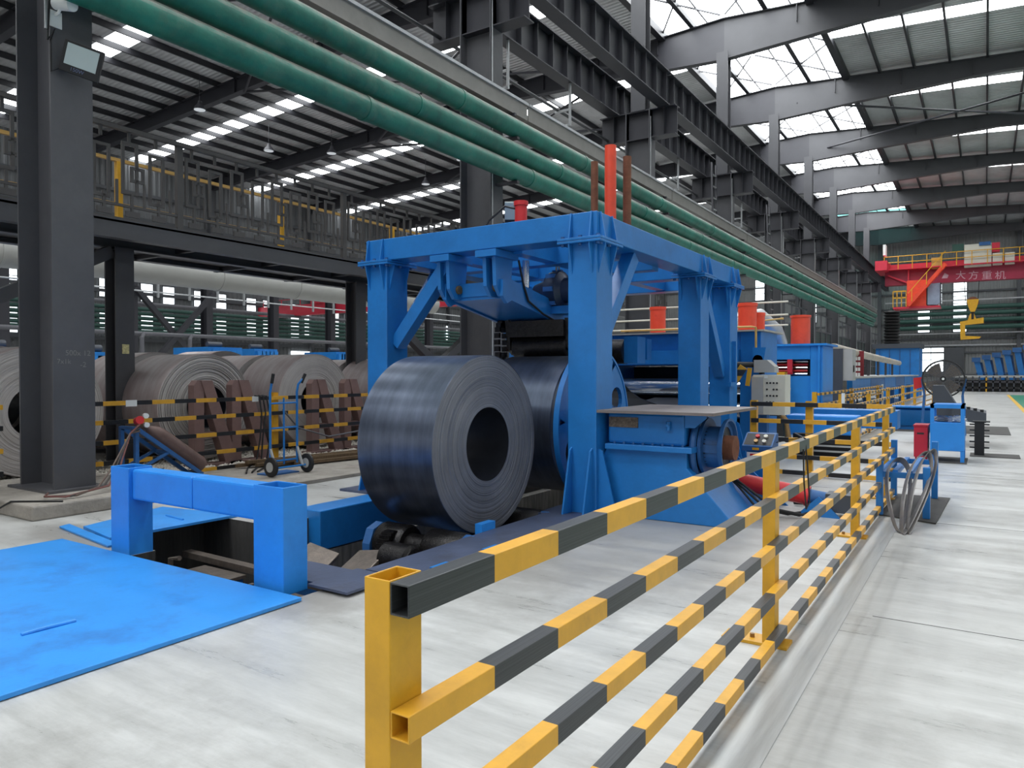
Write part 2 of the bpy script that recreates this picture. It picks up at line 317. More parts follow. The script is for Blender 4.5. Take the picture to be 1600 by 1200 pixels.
# ================================================================ the setting
BAY = 9.05; Y0 = 4.50                       # column pitch along the hall, first column
COLX = -9.2; COLD = .85; COLW = .48         # near flange face, depth, flange width
XR, XL, YN, YF = 24.0, -46.0, -24.0, 87.5
PX0, PX1, PY0, PY1 = -6.15, -4.02, 3.42, 11.0   # the coil pit
fm = MB()
def flq(m, x0, x1, y0, y1, z=0): m.add([(x0, y0, z), (x1, y0, z), (x1, y1, z), (x0, y1, z)], [(0, 1, 2, 3)])
HX0, HY0, HY1 = -7.3, 3.68, 4.93            # side pocket of the pit under the small cover plate
flq(fm, XL, PX0, YN, HY0); flq(fm, XL, HX0, HY0, HY1); flq(fm, XL, PX0, HY1, YF); flq(fm, PX1, XR, YN, YF); flq(fm, PX0, PX1, YN, PY0); flq(fm, PX0, PX1, PY1, YF)
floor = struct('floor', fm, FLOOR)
pit = MB()
zb = -1.15
pit.add([(PX0, PY0, zb), (PX1, PY0, zb), (PX1, PY1, zb), (PX0, PY1, zb)], [(0, 1, 2, 3)])
pit.add([(HX0, HY0, zb), (PX0, HY0, zb), (PX0, HY1, zb), (HX0, HY1, zb)], [(0, 1, 2, 3)])
for (a, b) in (((PX0, PY0), (PX0, HY0)), ((PX0, HY1), (PX0, PY1)), ((HX0, HY0), (HX0, HY1)), ((HX0, HY0), (PX0, HY0)), ((HX0, HY1), (PX0, HY1)), ((PX1, PY0), (PX1, PY1)), ((PX0, PY0), (PX1, PY0)), ((PX0, PY1), (PX1, PY1))):
    pit.add([(*a, zb), (*b, zb), (*b, -.001), (*a, -.001)], [(0, 1, 2, 3)])
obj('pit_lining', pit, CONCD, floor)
obj('pit_wall_face', B(PX0, -5.98, 5.43, 10.9, zb, -.35), mat('lit_streaked_pit_wall', (128, 124, 118), .85, 0, .4, 3, .3, 20, dirt=(60, 58, 56), dirt_amt=.8, dirt_scale=2, stretch=(6, 6, .5)), floor)  # lighter copy of the pit concrete paints the light on this wall
# painted walkway
mk = MB().box(1.45, 7.5, -10, 63.4, .001, .004); obj('walkway_paint', mk, GREENF, floor)
mk = MB().box(1.27, 1.44, -10, 63.6, .001, .004).box(1.45, 7.5, 63.41, 63.6, .001, .004); obj('walkway_line', mk, YELF, floor)
# trench cover strips beside the fence and floor joints
for (x0, x1, y0, y1) in ((-.92, -.74, -3.0, 8.6),):
    obj('trench_cover', B(x0, x1, y0, y1, .001, .004), mat('smooth_trench_cover', (182, 184, 184), .3, .0, .16, 2.5, stretch=(9, .5, 1)), floor)
for y in (2.0, 5.2, 8.8, 13, 17.5):
    obj('floor_joint', B(-.6, 1.26, y, y + .006, .0005, .0015), CONCD, floor)
# column plinths
pl = []
for k in range(0, 9):
    y = Y0 + k * BAY
    o = obj('column_plinth', B(-10.9, -8.42, y - .82, y + .95, 0, .16), CONC, floor, bevel=.02); pl.append(o)
# gravel bed under the stored coils
obj('gravel_bed', B(-17, -10.55, -4, 30, .002, .03), mat('grey_gravel_base', (120, 116, 110), .95, 0, .3, 20), floor)
gm = MB()
for i in range(5200):
    x = random.uniform(-11.75, -10.5) if i % 3 else random.uniform(-13.5, -10.5); y = random.uniform(1.5, 15); r = random.uniform(.02, .05)
    a = random.random() * 6.3; z = .03 + r * .3
    p = [(x + r * math.cos(a), y + r * math.sin(a), z), (x - r * math.sin(a), y + r * math.cos(a), z), (x - r * math.cos(a), y - r * math.sin(a), z), (x + r * math.sin(a), y - r * math.cos(a), z), (x, y, z + r * .8), (x, y, z - r * .6)]
    gm.add(p, [(0, 1, 4), (1, 2, 4), (2, 3, 4), (3, 0, 4), (1, 0, 5), (2, 1, 5), (3, 2, 5), (0, 3, 5)])
obj('gravel', gm, mat('pale_gravel', (196, 190, 180), .9, 0, .35, 12), floor, kind='stuff')
obj('pad_edge', B(-10.5, -8.0, 5.5, 14.5, .002, .05), CONC, floor)

# ---------------------------------------------------------------- roof
RZ = 17.1
def rz(x): return RZ - (.062 * (x + 9.6) if x > -9.6 else .05 * (-9.6 - x))
ceil = thing('ceiling', None, None); ceil['kind'] = 'structure'
RY0 = YN; ribs = [Y0 + k * BAY for k in range(-3, 10)]
SK0, SK1 = -12.4, -6.1
def sheet(x0, x1, y0, y1, m, name, lift=0):
    return obj(name, MB().add([(x0, y0, rz(x0) + lift), (x1, y0, rz(x1) + lift), (x1, y1, rz(x1) + lift), (x0, y1, rz(x0) + lift)], [(0, 1, 2, 3)]), m, ceil)
edges = []
yy = RY0
for r in ribs:
    a, b = r + 3.4, r + 4.5
    if a > yy and b < YF: edges.append((yy, a, False)); edges.append((a, b, True)); yy = b
edges.append((yy, YF, False))
for (a, b, sky) in edges:
    sheet(XL, SK0, a, b, SKYP if sky else ROOFM, 'skylight_panel' if sky else 'roof_sheet')
    sheet(SK1, XR, a, b, SKYP if sky else ROOFM, 'skylight_panel' if sky else 'roof_sheet')
for i, r in enumerate(ribs[:-1]):          # the glazed ridge
    far = i >= 11
    sheet(SK0, -9.62, r, r + BAY, CYANP if far else SKYP, 'ridge_skylight'); sheet(-9.58, SK1, r, r + BAY, CYANP if far else SKYP, 'ridge_skylight')
pw = None
x = -5.0
def purlin(x, w=.09, h=.26):
    z = rz(x) - .02 - h
    o = obj('purlin', B(x - w / 2, x + w / 2, RY0, YF, z, z + h), PURL, ceil)
for i in range(20): purlin(SK1 + .05 + i * 1.5)
for i in range(22): purlin(SK0 - .05 - i * 1.5)
for xx in (-11.0, -7.85): purlin(xx, .2, .2)
for xx in (-10.4, -8.8, -6.9): purlin(xx, .05, .08)
for xx in (SK0, SK1): purlin(xx, .28, .34)
# thin cross rods in the glazed ridge
for r in ribs[4:11]:
    for (xa, xb) in ((-9.5, -6.2), (-12.3, -9.7)):
        for (ya, yb) in ((0.2, 4.4), (4.6, 8.8)):
            m = MB().bar((xa, r + ya, rz(xa) - .12), (xb, r + yb, rz(xb) - .12),   .06, .06).bar((xb, r + ya, rz(xb) - .12), (xa, r + yb, rz(xa) - .12), .06, .06)
            obj('bracing_rod', m, STEEL, ceil)
# rafters: plate girders, deep at the column and shallow away from it
for r in ribs:
    for sgn, xe in ((1, XR), (-1, XL)):
        pts_t = []; pts_b = []
        for t in (0, .12, .3, 1):
            xx = -9.6 + sgn * abs(xe + 9.6) * t; d = (1.75, 1.3, .72, .68)[(0, .12, .3, 1).index(t)]
            pts_t.append((xx, rz(xx) - .24)); pts_b.append((xx, rz(xx) - .24 - d))
        rf = obj('rafter', MB().prism(pts_t + pts_b[::-1], 'y', r - .02, r + .02), RAFT if sgn > 0 else STEELD, ceil)
        fm = MB()
        for A in (pts_t, pts_b):
            for i in range(3): fm.bar((A[i][0], r, A[i][1]), (A[i + 1][0], r, A[i + 1][1]), .34, .035, (0, 0, 1))
        for i in range(1, 8):
            xx = -9.6 + sgn * i * 3.0; fm.box(xx - .012, xx + .012, r - .15, r + .15, rz(xx) - .95, rz(xx) - .26)
        obj('rafter_flange', fm, RAFT if sgn > 0 else STEELD, rf)
# roof bracing between two bays, both sides
for (a, b, x0, x1, zz) in ((ribs[7], ribs[8], -8.5, 6, 1.2), (ribs[5], ribs[6], -14, -30, 1.0), (ribs[6], ribs[7], -14, -32, 1.0), (ribs[4], ribs[5], -14, -30, 1.0)):
    obj('roof_brace', MB().cyl((x0, a, rz(x0) - zz), (x1, b, rz(x1) - zz), .06, 8).cyl((x1, a, rz(x1) - zz), (x0, b, rz(x0) - zz), .06, 8), STEELD, ceil)
# bell lamps hanging in the far bay
lampm = emit('bell_lamp_glow', (220, 225, 230), .6)
for (px, py) in ((312, 172), (490, 110), (518, 240), (665, 288), (720, 250), (420, 236)):
    p = fl(px, py, 14.2)
    o = obj('bell_lamp', MB().lathe([(0, .30), (.16, .22), (.30, .1), (.42, .09), (.42, .001)], p, 'z', 14, False), STEELD, ceil, smooth=True)
    obj('lamp_lens', MB().cyl(p + Vector((0, 0, .0)), p + Vector((0, 0, .02)), .26, 14), lampm, o)
    obj('hanger', MB().cyl(p + Vector((0, 0, .4)), (p.x, p.y, rz(p.x) - .1), .015, 6), STEELD, o)

# ---------------------------------------------------------------- outer walls
def corr_y(x, y0, y1, z0, z1, pitch, d=.035):          # sheet standing along y
    m = MB(); n = int((y1 - y0) / pitch); vs = []; fs = []
    for i in range(n + 1):
        y = y0 + i * pitch
        for j, (dy, dx) in enumerate(((0, 0), (.35 * pitch, 0), (.5 * pitch, d), (.85 * pitch, d))):
            vs += [(x + dx, y + dy, z0), (x + dx, y + dy, z1)]
    for i in range(len(vs) // 2 - 1): fs.append((2 * i, 2 * i + 2, 2 * i + 3, 2 * i + 1))
    return m.add(vs, fs)
def corr_x(y, x0, x1, z0, z1, pitch, d=-.035):
    m = corr_y(0, x0, x1, z0, z1, pitch, 1); m.v = [(b, y + a * d, c) for a, b, c in m.v]; return m
wl = struct('wall_left', corr_y(XL, YN, YF, 0, rz(XL), .35), WALLL)
wr = struct('wall_right', corr_y(XR, YN, YF, 0, rz(XR), .6), WALLM)
wn = struct('wall_near', corr_x(YN, XL, XR, 8.0, RZ, .6), WALLM)  # unseen upper wall cutting light from behind; open below to let sky light in
for z0, z1 in ((2.0, 4.2), (6.5, 8.7)):
    for k in range(12): obj('window_pane', B(XR - .06, XR - .03, YN + 2 + k * BAY, YN + 7.5 + k * BAY, z0, z1), WINP, wr)  # unseen glowing panes added for sideways fill light
we = struct('wall_far', corr_x(YF, XL, XR, 0, RZ, .30), WALLM)
for z in (1.3, 3.6, 5.0, 6.6, 8.2, 9.8, 11.4, 13.0):
    obj('girt', B(XL + .05, XL + .17, YN, YF, z, z + .2), WALLD, wl)
    obj('girt', B(XL, XR, YF - .2, YF - .08, z, z + .16), WALLD, we)
for k in range(0, 10):
    y = Y0 + k * BAY / 2 * 1.0
    obj('wall_post', B(XL + .05, XL + .4, Y0 + k * BAY - .15, Y0 + k * BAY + .15, 0, rz(XL) - .3), WALLD, wl)
for x in (-42, -34, -26, -18, -9.6, 2.7, 9):
    obj('wall_post', B(x - .17, x + .17, YF - .5, YF - .15, 0, rz(x) - .3), WALLD, we)
nwin = 0
def window_left(px, z0, z1, wy):
    global nwin; nwin += 1
    y = atX(px, 470, XL + .1).y
    w = thing('window_%d' % nwin, None, None, (XL + .1, y, z0)); w['kind'] = 'structure'
    obj('frame', MB().box(XL + .1, XL + .16, y - wy / 2 - .06, y + wy / 2 + .06, z0 - .06, z0).box(XL + .1, XL + .16, y - wy / 2 - .06, y + wy / 2 + .06, z1, z1 + .06).box(XL + .1, XL + .16, y - wy / 2 - .06, y - wy / 2, z0, z1).box(XL + .1, XL + .16, y + wy / 2, y + wy / 2 + .06, z0, z1), WALLD, w)
    n = 2
    for i in range(n):
        a = z0 + (z1 - z0) * i / n; b = z0 + (z1 - z0) * (i + 1) / n - .05
        obj('pane', B(XL + .1, XL + .13, y - wy / 2, y + wy / 2, a, b), WINP, w)
for px in (14, 165, 229, 263, 311, 345, 392, 417, 460, 481, 523, 545, 640, 668, 700):
    zt = atX(px, 443 + (px - 229) * .14, XL + .1).z; zt2 = atX(px, 471 + (px - 229) * .12, XL + .1).z
    window_left(px, zt2, zt, .8)
    window_left(px, atX(px, 523 + (px - 229) * .02, XL + .1).z, atX(px, 487 + (px - 229) * .07, XL + .1).z, .8)
def window_far(px0, px1, py0, py1, nz, nx=1):
    global nwin; nwin += 1
    a = atY(px0, py1, YF - .1); b = atY(px1, py0, YF - .1); x0, x1, z0, z1 = a.x, b.x, a.z, b.z
    w = thing('window_%d' % nwin, None, None, (x0, YF - .1, z0)); w['kind'] = 'structure'
    obj('frame', MB().box(x0 - .07, x1 + .07, YF - .16, YF - .08, z0 - .07, z0).box(x0 - .07, x1 + .07, YF - .16, YF - .08, z1, z1 + .07).box(x0 - .07, x0, YF - .16, YF - .08, z0, z1).box(x1, x1 + .07, YF - .16, YF - .08, z0, z1), WALLD, w)
    for i in range(nz):
        for j in range(nx):
            obj('pane', B(x0 + (x1 - x0) * j / nx + .03, x0 + (x1 - x0) * (j + 1) / nx - .03, YF - .13, YF - .1, z0 + (z1 - z0) * i / nz + .04, z0 + (z1 - z0) * (i + 1) / nz - .04), WINP, w)
window_far(1434, 1453, 482, 520, 4); window_far(1489, 1511, 440, 519, 7); window_far(1180, 1196, 437, 470, 3); window_far(1260, 1276, 470, 505, 3)
window_far(1434, 1475, 543, 581, 2, 2)
d1 = struct('door_1', B(atY(1476, 580, YF - .2).x, atY(1506, 580, YF - .2).x, YF - .3, YF - .2, .05, atY(1480, 543, YF - .2).z), WALLD)
obj('door_rail', B(-7.5, 3.5, YF - .36, YF - .24, 4.35, 4.5), GALV, d1)
# pale dado band of the far wall and pipe rack
for z, m_ in ((5.55, GALV), (8.9, GALV)): obj('wall_rail', B(-9, XR, YF - .8, YF - .7, z, z + .12), m_, we)

# ---------------------------------------------------------------- columns
def column(y, label):
    t = thing('steel_column', label, 'column', (COLX, y, .16), 'columns of the middle row')
    x0, x1 = COLX - COLD, COLX; ya, yb = y - COLW / 2, y + COLW / 2
    obj('flange', B(x1 - .03, x1, ya, yb, .16, 10.15), STEEL, t); obj('flange', B(x0, x0 + .03, ya, yb, .16, 10.15), STEEL, t)
    obj('web', B(x0 + .03, x1 - .03, y - .01, y + .01, .16, 10.15), STEEL, t)
    obj('base_plate', B(x0 - .1, x1 + .1, ya - .1, yb + .1, .16, .19), STEEL, t)
    cb = obj('corbel', MB().box(-11.0, -8.35, y - .015, y + .015, 9.25, 10.13), STEELD, t)
    obj('corbel_flange', MB().box(-11.0, -8.35, y - .2, y + .2, 10.12, 10.15).box(-11.0, -8.35, y - .2, y + .2, 9.22, 9.25).box(-9.22, -9.2, y - .2, y + .2, 9.25, 10.12).box(-10.05, -10.02, y - .2, y + .2, 9.25, 10.12).box(-8.76, -8.74, y - .19, y + .19, 9.25, 10.12).box(-10.51, -10.49, y - .19, y + .19, 9.25, 10.12), STEELD, cb)
    ux = -9.62
    u = obj('upper_shaft', B(ux - .012, ux + .012, y - .2, y + .2, 10.15, 15.4), RAFT, t)
    obj('shaft_flange', MB().box(ux - .25, ux + .25, y - .22, y - .195, 10.15, 15.4).box(ux - .25, ux + .25, y + .195, y + .22, 10.15, 15.4), RAFT, u)
    if k != 0: obj('conduit_and_highlight', MB().cyl((x1 + .025, ya + .03, .3), (x1 + .025, ya + .03, 9.9), .014, 6), GALV, t)  # added thin bright pipe stands in for the highlight along the flange edge
    return t
LBL = ['dark grey steel column on concrete plinth with floodlight and chalk marks', None]
for k in range(-1, 9):
    column(Y0 + k * BAY, LBL[0] if k == 0 else 'tall dark grey steel column behind the green pipes carrying the crane beams')
# crane runway girders, one per bay on each side of the column row
g0 = {}
for side, gx in (('right', -8.75), ('left', -10.5)):
    for k in range(-1, 9):
        y = Y0 + k * BAY
        if not g0.get(side):
            t = thing('crane_girder', 'dark crane runway girder with web stiffeners on the %s side of the columns' % ('near' if side == 'right' else 'far'), 'girder', (gx, y, 10.15), 'crane girders ' + side)
            obj('web', B(gx - .01, gx + .01, y + .03, y + BAY - .03, 10.18, 11.17), STEELD, t)
            obj('top_flange', B(gx - .22, gx + .22, y + .02, y + BAY - .02, 11.17, 11.21), STEELD, t)
            obj('bottom_flange', B(gx - .2, gx + .2, y + .02, y + BAY - .02, 10.15, 10.18), STEELD, t)
            obj('rail', B(gx - .04, gx + .04, y + .02, y + BAY - .02, 11.21, 11.31), STEELD, t)
            s0 = None
            for i in range(11):
                if s0 is None: s0 = obj('stiffener', B(gx - .17, gx + .17, y + .3, y + .316, 10.19, 11.16), STEELD, t)
                else: piece(s0, t, (0, i * .84, 0))
            g0[side] = t
        else: dup(g0[side], (0, (k + 1) * BAY, 0))
# ---------------------------------------------------------------- pipes in front of the column row
PXX = -8.75
for i, (z, txt) in enumerate(((6.0, 'lowest'), (6.44, 'middle'), (6.96, 'topmost'))):
    yend = 74 + i
    t = thing('green_pipe', 'long weathered green pipe along the columns, %s of the three' % txt, 'pipe', (PXX, -6, z), 'green pipes')
    obj('pipe_body', MB().cyl((PXX, -6, z), (PXX, yend, z), .2, 24), GREEN, t, smooth=True)
    s0 = None
    for k in range(14):
        y = -1.5 + k * 5.2 + i * 1.3
        if s0 is None: s0 = obj('weld_collar', MB().cyl((PXX, y, z), (PXX, y + .1, z), .212, 24), GREEN, t, smooth=True); yb = y
        else: piece(s0, t, (0, y - yb, 0))
for k in range(1, 8):
    y = Y0 + k * BAY
    t = thing('pipe_bracket', 'steel bracket arms holding the green pipes to a column', 'bracket', (COLX, y, 5.7), 'pipe brackets on the columns')
    for z in (5.74, 6.2, 6.7): obj('arm', B(COLX + .002, PXX + .12, y - .05, y + .05, z, z + .05), STEELD, t)
t = thing('cable_tray', 'galvanised cable tray running above the green pipes', 'cable tray', (-9.0, -6, 7.3))
for k in range(-1, 8):
    y = Y0 + k * BAY + .6
    obj('tray_section', MB().box(-9.06, -8.74, y, y + BAY - .05, 7.28, 7.30).box(-8.76, -8.74, y, y + BAY - .05, 7.30, 7.62).box(-9.06, -9.04, y, y + BAY - .05, 7.30, 7.6), mat('tray_sheet%d' % k, (128, 126, 122), .45, .4, .1, 3), t)
    obj('tray_lip', B(-8.78, -8.70, y, y + BAY - .05, 7.60, 7.66), GALV, t)
    obj('tray_arm', B(COLX + .002, -8.7, Y0 + k * BAY - .04, Y0 + k * BAY + .04, 7.22, 7.28), STEELD, t)
# small brackets (conductor supports) under the far girder
for k in range(0, 6):
    for f_ in (.25, .62):
        y = Y0 + k * BAY + f_ * BAY
        t = thing('conductor_bracket', 'white C-shaped conductor bracket hanging under the far crane girder', 'bracket', (-10.2, y, 9.2), 'conductor brackets')
        obj('hanger', B(-10.42, -10.36, y - .03, y + .03, 8.9, 10.14), GALV, t)
        obj('prong', B(-10.9, -10.4, y - .03, y + .03, 9.35, 9.41), GALV, t); obj('prong', B(-10.9, -10.4, y - .03, y + .03, 8.9, 8.96), GALV, t)
for z in (8.98, 9.43):
    obj('conductor_bar', MB().cyl((-10.8, 0, z), (-10.8, 72, z), .045, 8), STEEL, None, loc=(-10.8, 0, z), label='%s grey conductor bar running under the far crane girder' % ('lower' if z < 9.2 else 'upper'), cat='conductor bar')
# ================================================================ raised walkway on the left
RX = -11.0                                    # railing plane
zd = 3.88                                     # deck level
deck = thing('walkway_platform', 'raised steel walkway with dark edge beam above the stored coils', 'platform', (-12.3, -4, zd))
PYA, PYB = -4, 26
obj('edge_beam', MB().box(RX - .02, RX, PYA, PYB, zd - .26, zd + .02).box(RX - .1, RX + .06, PYA, PYB, zd - .28, zd - .26).box(RX - .1, RX + .02, PYA, PYB, zd + .0, zd + .02), STEEL, deck)
obj('inner_beam', MB().box(-12.52, -12.5, PYA, PYB, zd - .16, zd - .03).box(-12.6, -12.42, PYA, PYB, zd - .18, zd - .16), STEEL, deck)
obj('inner_beam', MB().box(-13.9, -13.88, PYA, PYB, zd - .10, zd - .03).box(-13.98, -13.8, PYA, PYB, zd - .12, zd - .10), STEEL, deck)
obj('deck_plate', B(-14.2, RX, PYA, PYB, zd - .03, zd), STEELD, deck)
for k in range(16):
    y = PYA + .5 + k * 1.9
    obj('joist', B(-14.1, RX - .03, y, y + .08, zd - .12, zd - .03), STEELD, deck)
POSTS = [-.4, 6.85, 12.45, 18.6, 24.4]
for y in POSTS:
    p = obj('support_post', MB().box(-12.65, -12.62, y - .16, y + .16, 0, zd - .18).box(-12.33, -12.30, y - .16, y + .16, 0, zd - .18).box(-12.62, -12.33, y - .01, y + .01, 0, zd - .18), STEEL, deck)
obj('notice', B(-12.298, -12.29, 6.85 - .06, 6.85 + .06, 1.9, 2.06), mat('notice_print', (214, 204, 150), .6, 0, .5, 22), deck)
for (ya_, yb_) in ((6.7, 3.2), (-.3, 3.2), (12.6, 15.5), (18.5, 15.5)):
    obj('diagonal_brace', MB().bar((-12.48, ya_, zd - .25), (-12.48, yb_, 1.75), .2, .2), STEEL, deck)
# lattice railing
rail = thing('lattice_railing', 'grey railing with geometric lattice bars along the raised walkway', 'railing', (RX, PYA, zd + .02))
zt = zd + 1.37
obj('top_rail', B(RX - .07, RX + .02, PYA, PYB, zt, zt + .06), LATT, rail)
obj('bottom_rail', B(RX - .05, RX - .01, PYA, PYB, zd + .22, zd + .26), LATT, rail)
obj('bottom_rail', B(RX - .05, RX - .01, PYA, PYB, zd + .02, zd + .05), LATT, rail)
for k in range(13):
    y = 7.05 - 5 * 3.63 / 2 + k * 3.63 / 2
    if k % 2 == 0: continue
    obj('baluster_post', B(RX - .08, RX + .0, y - .05, y + .05, zd + .02, zt), LATT, rail)
w = .045
def loop(y0, y1, z0, z1):
    x0, x1 = RX - .045, RX - .012
    return MB().box(x0, x1, y0, y1, z0, z0 + w).box(x0, x1, y0, y1, z1 - w, z1).box(x0, x1, y0, y0 + w, z0 + w, z1 - w).box(x0, x1, y1 - w, y1, z0 + w, z1 - w)
protos = None
cell = .37
ys = []
for k in range(8):
    y = 7.05 - 2 * 3.63 + k * 3.63
    ys += [(y + .1 + i * .43, i) for i in range(8)]
base = None
for (y, i) in ys:
    if y < -1.0: continue
    if base is None:
        b0 = y
        base = [obj('lattice_loop', loop(y, y + .26, zd + .42, zd + 1.22), LATT, rail),
                obj('lattice_bar', B(RX - .045, RX - .012, y + .10, y + .14, zd + 1.22, zt), LATT, rail),
                obj('lattice_loop', loop(y + .14, y + .36, zd + .62, zd + .86), LATT, rail),
                obj('lattice_bar', B(RX - .045, RX - .012, y + .34, y + .375, zd + .26, zd + .62), LATT, rail),
                obj('lattice_loop', loop(y + .06, y + .28, zd + .08, zd + .17), LATT, rail),
                obj('lattice_bar', B(RX - .045, RX - .012, y + .14, y + .18, zd + .17, zd + .42), LATT, rail)]
    else:
        for j, b in enumerate(base):
            if (j in (2,) and i % 2): continue
            piece(b, rail, (0, y - b0, ( -.10 if (i % 2 and j in (0,)) else 0)))
# yellow inner handrail
yr = thing('yellow_handrail', 'yellow handrail on the inner edge of the raised walkway', 'railing', (-12.2, PYA, zd))
obj('top_rail', MB().box(-12.23, -12.17, PYA, PYB, 5.10, 5.155), YELT, yr)
obj('middle_rail', MB().box(-12.22, -12.18, PYA, PYB, zd + .5, zd + .54), YELT, yr)
for y in (0, 3.35, 6.7, 10.05, 13.4, 16.75, 20.1): obj('handrail_post', B(-12.25, -12.15, y - .045, y + .045, zd, 5.1), YEL, yr)

# ================================================================ stored coils
def coil(R, r, width, nring, jit, seed):
    rnd = random.Random(seed); prof = []
    for i in range(nring + 1):
        rr = r + (R - r) * i / nring; a = rnd.uniform(0, jit)
        prof.append((-a, rr)); 
        if i < nring: prof.append((-a - rnd.uniform(0, jit * .3), rr + (R - r) / nring * .9))
    outer = [(-.012, R + .004), (-width + .012, R + .004)]
    return prof, outer
def make_coil(name, label, cx, cy, cz, R, r, width, mf, mo, seed, group=None, n=72, jit=.006, wob=0):
    t = thing(name, label, 'steel coil', (cx, cy, cz - R), group)
    prof, outer = coil(R, r, width, 46, jit, seed); c = Vector((cx, cy, cz)); LOC[t.name] = c; t.location = c
    obj('wound_edge', MB().lathe(prof, c, 'x', n, False), mf, t, smooth=True)
    back = [(-width - p[0] * .5, p[1]) for p in prof[::6]]
    obj('rear_edge', MB().lathe(back, c, 'x', n, False), mf, t, smooth=True)
    obj('outer_wrap', MB().lathe([(0, R - .003), (-.004, R + .003), (-width + .004, R + .003), (-width, R - .003)], c, 'x', n, False), mo, t, smooth=True)
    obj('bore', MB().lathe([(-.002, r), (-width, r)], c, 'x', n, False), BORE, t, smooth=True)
    return t
SX = -11.3
rows = [(5.02, .93, 1.02, 'seen behind the plinth column'), (7.68, .90, 1.0, 'beside the gas bottle stand'), (10.2, .93, 1.02, 'behind the hand truck'), (12.75, .9, 1.0, ''), (15.3, .92, 1.0, '')]
k = 0
for i, (y, R, z, s) in enumerate(rows):
    lab = 'grey hot rolled steel coil in the front storage row ' + s if s else 'grey rolled steel coil in the front storage row behind the gantry leg'
    make_coil('stored_coil', lab.strip(), SX + (0, .05, -.05, 0, 0, 0)[i], y, z, R, .37, 1.25, COILG, COILR, 10 + i, 'stored coils front row', 64, .03 if i == 1 else .012)
    for j in (1, 2):
        R2 = R + random.uniform(-.1, .06)
        make_coil('stored_coil', 'grey rolled steel coil stored behind the front row', SX - 1.42 * j - .05, y + random.uniform(-.06, .06), R2 + .09, R2, .37, 1.25, COILG, COILR, 30 + 3 * i + j, 'stored coils behind', 48, .015)
# slanted chocks between the coils
def chock(y, x, lab):
    t = thing('coil_chock', lab, 'chock', (x, y, .03), 'coil chocks')
    zt_ = 1.45
    obj('leaning_leg', MB().prism([(y - .12, .03), (y + .06, .03), (y + .06, zt_ - .02), (y - .0, zt_), (y - .06, zt_), (y - .12, zt_ - .08)], 'x', x - .16, x + .0), CHOCK, t)
    obj('sloping_face', MB().prism([(y + .46, .03), (y + .70, .03), (y + .20, zt_), (y - .0, zt_)], 'x', x - .16, x + .02), CHOCK, t)
    obj('cross_tie', B(x - .14, x - .02, y - .0, y + .4, .5, .6), CHOCK, t)
    obj('foot', B(x - .2, x + .06, y - .2, y + .75, .03, .08), CHOCK, t)
for (px, X) in ((318, -10.72), (376, -10.72), (498, -10.72), (548, -10.72)):
    y = atX(px, 600, X).y; chock(y - .05, X, 'brown painted steel chock leaning on the stored coil %s' % ('beside the gas bottle stand' if px < 400 else 'behind the hand truck'))

# ================================================================ striped fence by the stored coils
FX = -10.15
fb = thing('striped_fence', 'yellow and black striped fence in front of the stored coils', 'fence', (FX, 0, 0))
for i, z in enumerate((1.12, .86, .58, .30, .04)):
    obj('rail', MB().box(FX, FX + .05, -1, 4.1, z, z + .06), stripes('coil_fence_stripes_a%d' % i, 1, 5.31 + .35 * i, .35, False, k=(24, 24, 26)), fb)
    obj('rail', MB().box(FX, FX + .05, 4.9, 12.6, z, z + .06), stripes('coil_fence_stripes%d' % i, 1, 5.31 + .35 * i, .35, False, k=(24, 24, 26)), fb)
for y in (8.25, 11.3, 2.2, 5.05): obj('post', MB().hollow((FX - .06, y, 0), (FX - .06, y, 1.24), .1, .1), YEL, fb)
obj('notice', B(FX + .051, FX + .056, 5.62, 5.78, 1.10, 1.19), WHITE, fb); obj('notice', B(FX + .051, FX + .056, 7.72, 7.84, 1.10, 1.19), WHITE, fb)
# bundle of bars and planks lying by the fence
for i in range(7):
    y0 = 7.3 + i * .12; x = -9.95 + i * .09
    obj('timber_batten', MB().bar((x, y0, .10 + (i % 2) * .05), (x + .35, y0 + 2.7, .10 + (i % 2) * .05), .07, .05), TIMBER, None, loc=(x, y0, .08), label='oily timber batten lying in the pile by the striped fence', cat='batten', group='battens by the fence')

# ================================================================ far bays on the left
dt = thing('ventilation_duct', 'large grey round duct hanging beyond the raised walkway', 'duct', (-20, 8, 4.4))
pz = atX(330, 432, -20).z
obj('duct_body', MB().cyl((-20, -2, pz), (-20, 24.5, pz), .42, 24), DUCT, dt, smooth=True)
for k in range(8): obj('duct_joint', MB().cyl((-20, 2 + k * 3, pz), (-20, 2.08 + k * 3, pz), .44, 24), DUCT, dt, smooth=True)
hr = thing('hanging_service_rail', 'thin white service rails with hangers below the grey duct', 'rail', (-22, 5, 4))
z1_ = atX(330, 452, -22).z; z2_ = atX(330, 468, -22).z
for z in (z1_, z1_ - .28): obj('rail', MB().cyl((-22, 8, z), (-22, 32, z), .025, 6), GALV, hr)
for px in (198, 247, 296, 340, 381, 419, 455, 489, 521):
    y = atX(px, 450, -22).y; obj('hanger', B(-22.03, -21.97, y - .03, y + .03, z2_ - .1, z1_ + .15), GALV, hr)
